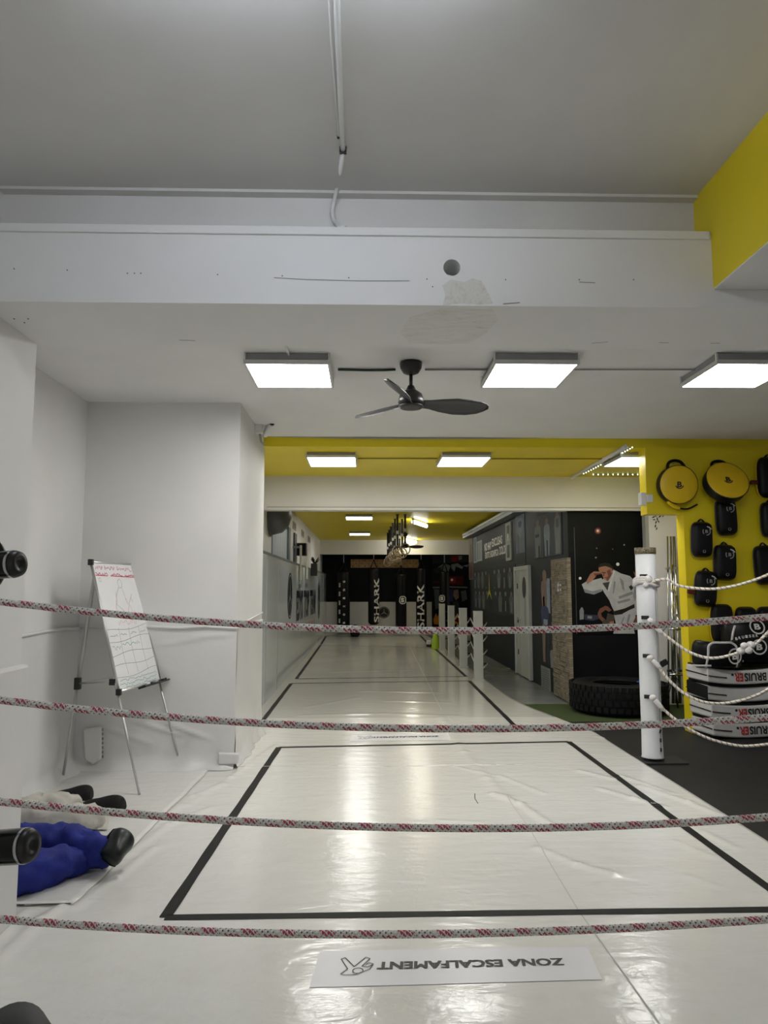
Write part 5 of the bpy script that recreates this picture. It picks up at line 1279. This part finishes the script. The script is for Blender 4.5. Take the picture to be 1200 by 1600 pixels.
text('cladding_lettering', 'BJJ MMA', (XM+.002, (ya+yb_)/2, .70), (0,1,0), Z3, (yb_-ya)*.8, .34, mat('faint_red_print', (.42,.30,.30), .4), hp, th=.003, bold=.03) if False else obj('cladding_red_band', B().bx(XM, XM+.003, ya+.4, yb_-.4, .62, .82), mat('faint_red_print', (.40,.30,.31), .3), hp)
# ================================================================== WHITE POSTS AND ROPES IN THE HALL
PX = [(749,1063),(725,1043),(706,1027.1),(691.5,1015.3)]
PW = mat('post_white', (.52,.53,.50), .45, var=.04)
plabs = ['white square hall post nearest the taped middle rectangle, in the roped row', 'white square hall post, second in the row counted from the green turf', 'white square hall post, third in the row counted from the green turf', 'white square hall post at the bag end of the roped row']
pc_ = []
for (u, v), lab in zip(PX, plabs):
    p = P(u, v, Z=0); pc_.append(p); t = thing('barrier_post', (p.x, p.y+.075, .0), lab, 'post', 'square posts in the hall')
    obj('post', B().box((p.x, p.y+.075, .60), (.15,.15,1.18)), PW, t, bevel=.006)
    obj('post_cap', B().box((p.x, p.y+.075, 1.195), (.156,.156,.02)), PW, t, bevel=.004)
    obj('foot_plate', B().box((p.x, p.y+.075, .008), (.19,.19,.012)), PW, t)
    for z in (.28,.52,.76,1.0): obj('rope_clip', B().cyl((p.x+.07, p.y+.075, z), (p.x+.14, p.y+.075, z), .018, seg=8), BLK, t)
lv = ['lowest', 'second lowest', 'second highest', 'highest']
for i in range(3):
    for k, z in enumerate((.28,.52,.76,1.0)):
        a, c = pc_[i]+X3*.155+Y3*.075, pc_[i+1]+X3*.155+Y3*.075
        pts_ = [lerp(a, c, s/10)+Z3*(z-.18*4*(s/10)*(1-s/10)) for s in range(11)]
        t = tag(obj('barrier_rope', B().tube(pts_, .012, 6, uv=True), TWIST), 'white %s rope of the %s span between square hall posts' % (lv[k], ('first','middle','last')[i]), 'rope', 'ropes between the square posts')
# cones and small box
c = P(680.5,1014,Z=.0)
t = thing('cone_stack', (c.x, c.y, .0), 'stack of lime green training cones beside the square posts', 'cones')
for k in range(5): obj('cone', B().lathe([(.115-.004*k,.004+.055*k),(.11-.004*k,.03+.055*k),(.05,.19+.055*k),(.035,.20+.055*k),(0,.20+.055*k)], (c.x,c.y,0), seg=20), mat('lime_plastic', (.36,.55,.02), .4), t)
c = P(671,1011,Z=0); t = thing('floor_block', (c.x, c.y, 0), 'small white block on a black base near the cones', 'block')
obj('block_base', B().box((c.x, c.y+.1, .035), (.17,.2,.06)), BLK, t, bevel=.01); obj('block_top', B().box((c.x-.01, c.y+.1, .12), (.12,.16,.11)), INKW, t, bevel=.02)
# ================================================================== PUNCHING BAGS
def bag(u, v0, v1, wpx, label, marks, Y=25.35, rounded=False, chain='chain'):
    top, bot = P(u, v0, Y=Y), P(u, v1, Y=Y); r = wpx/2/FPX*Y; t = thing('punching_bag', (top.x, Y, bot.z), label, 'punching bag', 'punching bags by the far wall')
    h_ = top.z-bot.z; e = r*.7 if rounded else .05
    bd_ = obj('bag_body', B().lathe([(0,0),(r*.6,.0+e*.08),(r*.92,e*.5),(r,e),(r,h_-.06),(r*.96,h_-.01),(0,h_)], (top.x,Y,bot.z), seg=28), BLKV, t)
    ap = Vector((top.x, Y, 2.74)); mid = Vector((top.x, Y, min(2.6, top.z+.30)))
    for k in range(4):
        a = math.pi/4+k*math.pi/2; obj('strap', B().tube([Vector((top.x+math.cos(a)*r*.85, Y+math.sin(a)*r*.85, top.z-.02)), mid], .016, 6), BLKV, t)
    obj('hanger', B().tube([mid, Vector((top.x, Y, ZC2))], .02, 6), mat('hanger_grey', (.35,.36,.35), .4), t)
    for mk in marks:
        if mk[0] == 't':     # text up the bag: string, centre v, height px, width px, offset px, material
            _, s_, vc, hp_, wp_, off_, m = mk
            c = P(u+off_, vc, Y=Y-r); c.y = Y-math.sqrt(max(.01, r*r-(c.x-top.x)**2))-.012
            bmx = text_bm(s_, c, Z3, -X3, hp_/FPX*Y, wp_/FPX*Y, .0, 0, fat=.012)
            for v in bmx.verts:
                dx = max(-r*.98, min(r*.98, v.co.x-top.x)); v.co.y = Y-math.sqrt(r*r-dx*dx)-.022
            obj('lettering', bmx, INKW, bd_)
        if mk[0] == 'v':     # stacked letters turned on their side
            _, s_, va, vb, wp_, off_ = mk
            for k, ch in enumerate(s_):
                c = P(u+off_, vb+(va-vb)*k/(len(s_)-1), Y=Y-r); bmx = text_bm(ch, c, Z3, -X3, 3.0/FPX*Y, wp_/FPX*Y, .0, .04)
                for v in bmx.verts:
                    dx = max(-r*.98, min(r*.98, v.co.x-top.x)); v.co.y = Y-math.sqrt(r*r-dx*dx)-.022
                obj('lettering', bmx, INKW, bd_)
        if mk[0] == 's':     # shield logo
            _, uc, vc, wp_ = mk
            c = P(uc, vc, Y=Y-r); c.y = Y-r-.004; w2 = wp_/FPX*Y/2
            dx0 = c.x-top.x
            ol = [(-.9,.6),(-.5,1.15),(.6,1.15),(1,.7),(1,-.7),(.4,-1.2),(-.4,-1.2),(-1,-.6)]
            b = B(); stroke(b, [c+X3*x*w2+Z3*z*w2 for x, z in ol+ol[:1]], w2*.28, (0,-1,0), .002); obj('logo_outline', b, INKW, bd_)
            text('logo', 'S', c, X3, Z3, w2*1.1, w2*1.5, INKW, bd_, th=.006, bold=.06)
    return t
bag(537,893,979.5,20,'thick black punching bag with spaced white letters up its front',[('v','BOXING',909,973,3.4,0.6),('t','- - - - -',942,60,2.2,-6.5,INKW)])
bag(584,888,976.5,17.5,'round-bottomed black punching bag with white lettering facing aside',[('t','SHARK',938,66,7.5,4.5,INKW)], rounded=True)
bag(626.5,897,981,17,'black punching bag with a white shield logo, below the wooden board',[('s',629,937.5,9.5)])
bag(658,888,982,16.5,'black punching bag with large white lettering facing the hall',[('t','SHARK',947.5,66,10.5,-.5,INKW)])
bag(694.5,893,982,15.5,'black punching bag with logo hanging in front of the fight poster',[('s',690.5,935,8)])
# wooden peg board
a, c = P(548,887,Y=YFAR-.05), P(654,874,Y=YFAR-.05)
t = thing('peg_board', ((a.x+c.x)/2, YFAR-.03, a.z), 'wooden peg board with rows of holes on the black far wall', 'peg board')
obj('board', B().bx(a.x, c.x, YFAR-.06, YFAR-.004, a.z, c.z), WOOD, t)
hb_ = B()
for k in range(22):
    for j in range(3):
        if (k+j) % 2: continue
        hb_.cyl((a.x+.08+(c.x-a.x-.16)*k/21, YFAR-.0605, a.z+.05+(c.z-a.z-.1)*j/2), (a.x+.08+(c.x-a.x-.16)*k/21, YFAR-.063, a.z+.05+(c.z-a.z-.1)*j/2), .018, seg=8)
o = obj('peg_holes', hb_, INKK, t); o['kind'] = 'stuff'
# star emblem on the far wall
ec = P(600,957,Y=YFAR-.01)
t = thing('wall_emblem', (ec.x, YFAR, ec.z-.2), 'round black star emblem on the white part of the far wall', 'emblem')
dsk = obj('emblem_disc', B().prism(circ(ec, X3, Z3, .205, 36), (0,.009,0)), INKK, t)
obj('emblem_star', star3(ringflat(B(), ec-Y3*.001, X3, Z3, .165, .185, 32, (0,-.002,0)), ec-Y3*.001, X3, Z3, .165, (0,-.002,0), .15), mat('emblem_gold', (.30,.29,.20), .4), dsk)
# fight poster at the right end of the far wall
a, c = P(675,981,Y=YFAR-.01), P(734,866,Y=YFAR-.01)
t = thing('fight_poster', ((a.x+c.x)/2, YFAR, a.z), 'large dark fight-night poster with red flare on the far wall', 'poster')
sh_ = obj('poster_sheet', B().bx(a.x, c.x+.3, YFAR-.016, YFAR-.0045, a.z, c.z), NIGHT, t)
def fp(pts_, m, k):
    y = YFAR-.017-.0006*k; obj('printed_shape', B().prism([Vector((P(u, v, Y=YFAR-.017).x, y, P(u, v, Y=YFAR-.017).z)) for u, v in pts_], (0,-.0005,0)), m, sh_)
FR, FO, FRD = shades('print_fight_red', (.22,.015,.012)), shades('print_fire_orange', (.55,.22,.03)), shades('print_dark_red', (.07,.006,.008))
k = 0
for pts_, m in (([(676,868),(732,868),(732,878),(676,881)], PDK), ([(704,869),(716,868),(718,876),(706,878)], FR), ([(716,869),(722,868),(722,874),(717,875)], PG1),
    ([(684,886),(694,880),(704,884),(700,896),(690,890)], PG1), ([(705,882),(715,880),(724,886),(722,889),(712,885),(710,893),(705,888)], GI_D), ([(722,884),(733,882),(730,886)], GI_D), ([(677,888),(690,886),(685,896),(678,894)], PDK),
    ([(698,900),(724,900),(724,914),(698,914)], FRD), ([(702,902),(712,902),(712,911),(702,911)], FR), ([(676,908),(690,908),(690,911),(676,911)], FRD),
    ([(701,916),(730,917),(730,919),(701,918)], PG1), ([(676,917),(688,917),(688,919),(676,919)], PG1), ([(700,921),(708,920),(708,940),(700,940)], shades('print_navy', (.03,.03,.09))),
    ([(709,922),(716,921),(717,934),(712,938),(708,930)], PSK), ([(720,924),(728,922),(730,936),(722,940)], PG2), ([(708,940),(716,938),(720,960),(706,960)], PDK), ([(678,920),(686,921),(687,950),(680,952)], PG2),
    ([(677,968),(681,958),(684,964),(687,955),(690,972),(686,976),(678,975)], FO), ([(708,968),(714,958),(719,966),(722,974),(708,976)], FO), ([(710,970),(716,964),(718,974)], FRD)):
    k += 1; fp(pts_, m, k)
lc = P(706,906,Y=YFAR-.017); obj('printed_flare', B().prism(circ(Vector((lc.x, YFAR-.031, lc.z)), X3, Z3, .045, 12), (0,-.0006,0)), INKW, sh_)
# kettlebell beside the thick bag
c = P(555,986,Z=0); kb_ = thing('kettlebell', (c.x, 25.0, 0), 'black kettlebell on the floor between two punching bags', 'kettlebell')
cx = (555-572)/FPX*25.0+.0
obj('bell', B().lathe([(0,.002),(.09,.004),(.15,.06),(.165,.14),(.13,.22),(.06,.26),(0,.265)], (cx,25.0,0), seg=24), BLKR, kb_)
obj('handle', B().tube(smooth_pts([Vector((cx-.09,25,.22)), Vector((cx-.11,25,.32)), Vector((cx-.05,25,.375)), Vector((cx+.05,25,.375)), Vector((cx+.11,25,.32)), Vector((cx+.09,25,.22))],4), .022, 8), BLKR, kb_)
mb = P(531,986,Z=0)
tag(obj('floor_pad', B().bx(-.98,.35,25.05,26.1,.002,.05), mat('grey_foam', (.24,.25,.24), .7), bevel=.01), 'low grey foam pad on the floor under the thick punching bag', 'foam pad')
# ================================================================== GYMNASTIC RINGS
nset = 6
for k in range(nset):
    y = 16.2+5.4*k/(nset-1)
    for s_, dx in (('left', -.07), ('right', .10)):
        x = .76-.012*k+dx; zr = 2.42-.03*(k%2)-.02*k/5+(.05 if s_ == 'right' else 0)
        t = thing('gymnastic_ring', (x, y, zr-.13), 'gymnastic ring hanging in pair %s from the white hall beam, %s strand' % (('one','two','three','four','five','six')[k], 'mirror-side' if s_ == 'left' else 'post-side'), 'gym ring', 'gymnastic rings hanging in the hall')
        obj('strap', B().box((x, y, (zr+.12+ZC2)/2), (.045,.012,ZC2-zr-.12)), mat('black_webbing', (.014,.014,.012), .8), t)
        obj('buckle', B().box((x, y-.012, zr+.42), (.055,.03,.07)), ALU, t)
        obj('ring', B().tube(circ((x, y, zr), Vector((.92,.4,0)).normalized(), Z3, .117, 24), .014, 8, closed=True), mat('birch_ring', (.30,.22,.13), .4), t)
        obj('anchor_hook', B().lathe([(0,0),(.035,0),(.035,-.012),(.012,-.03),(0,-.03)], (x,y,ZC2)), BLKM, t)
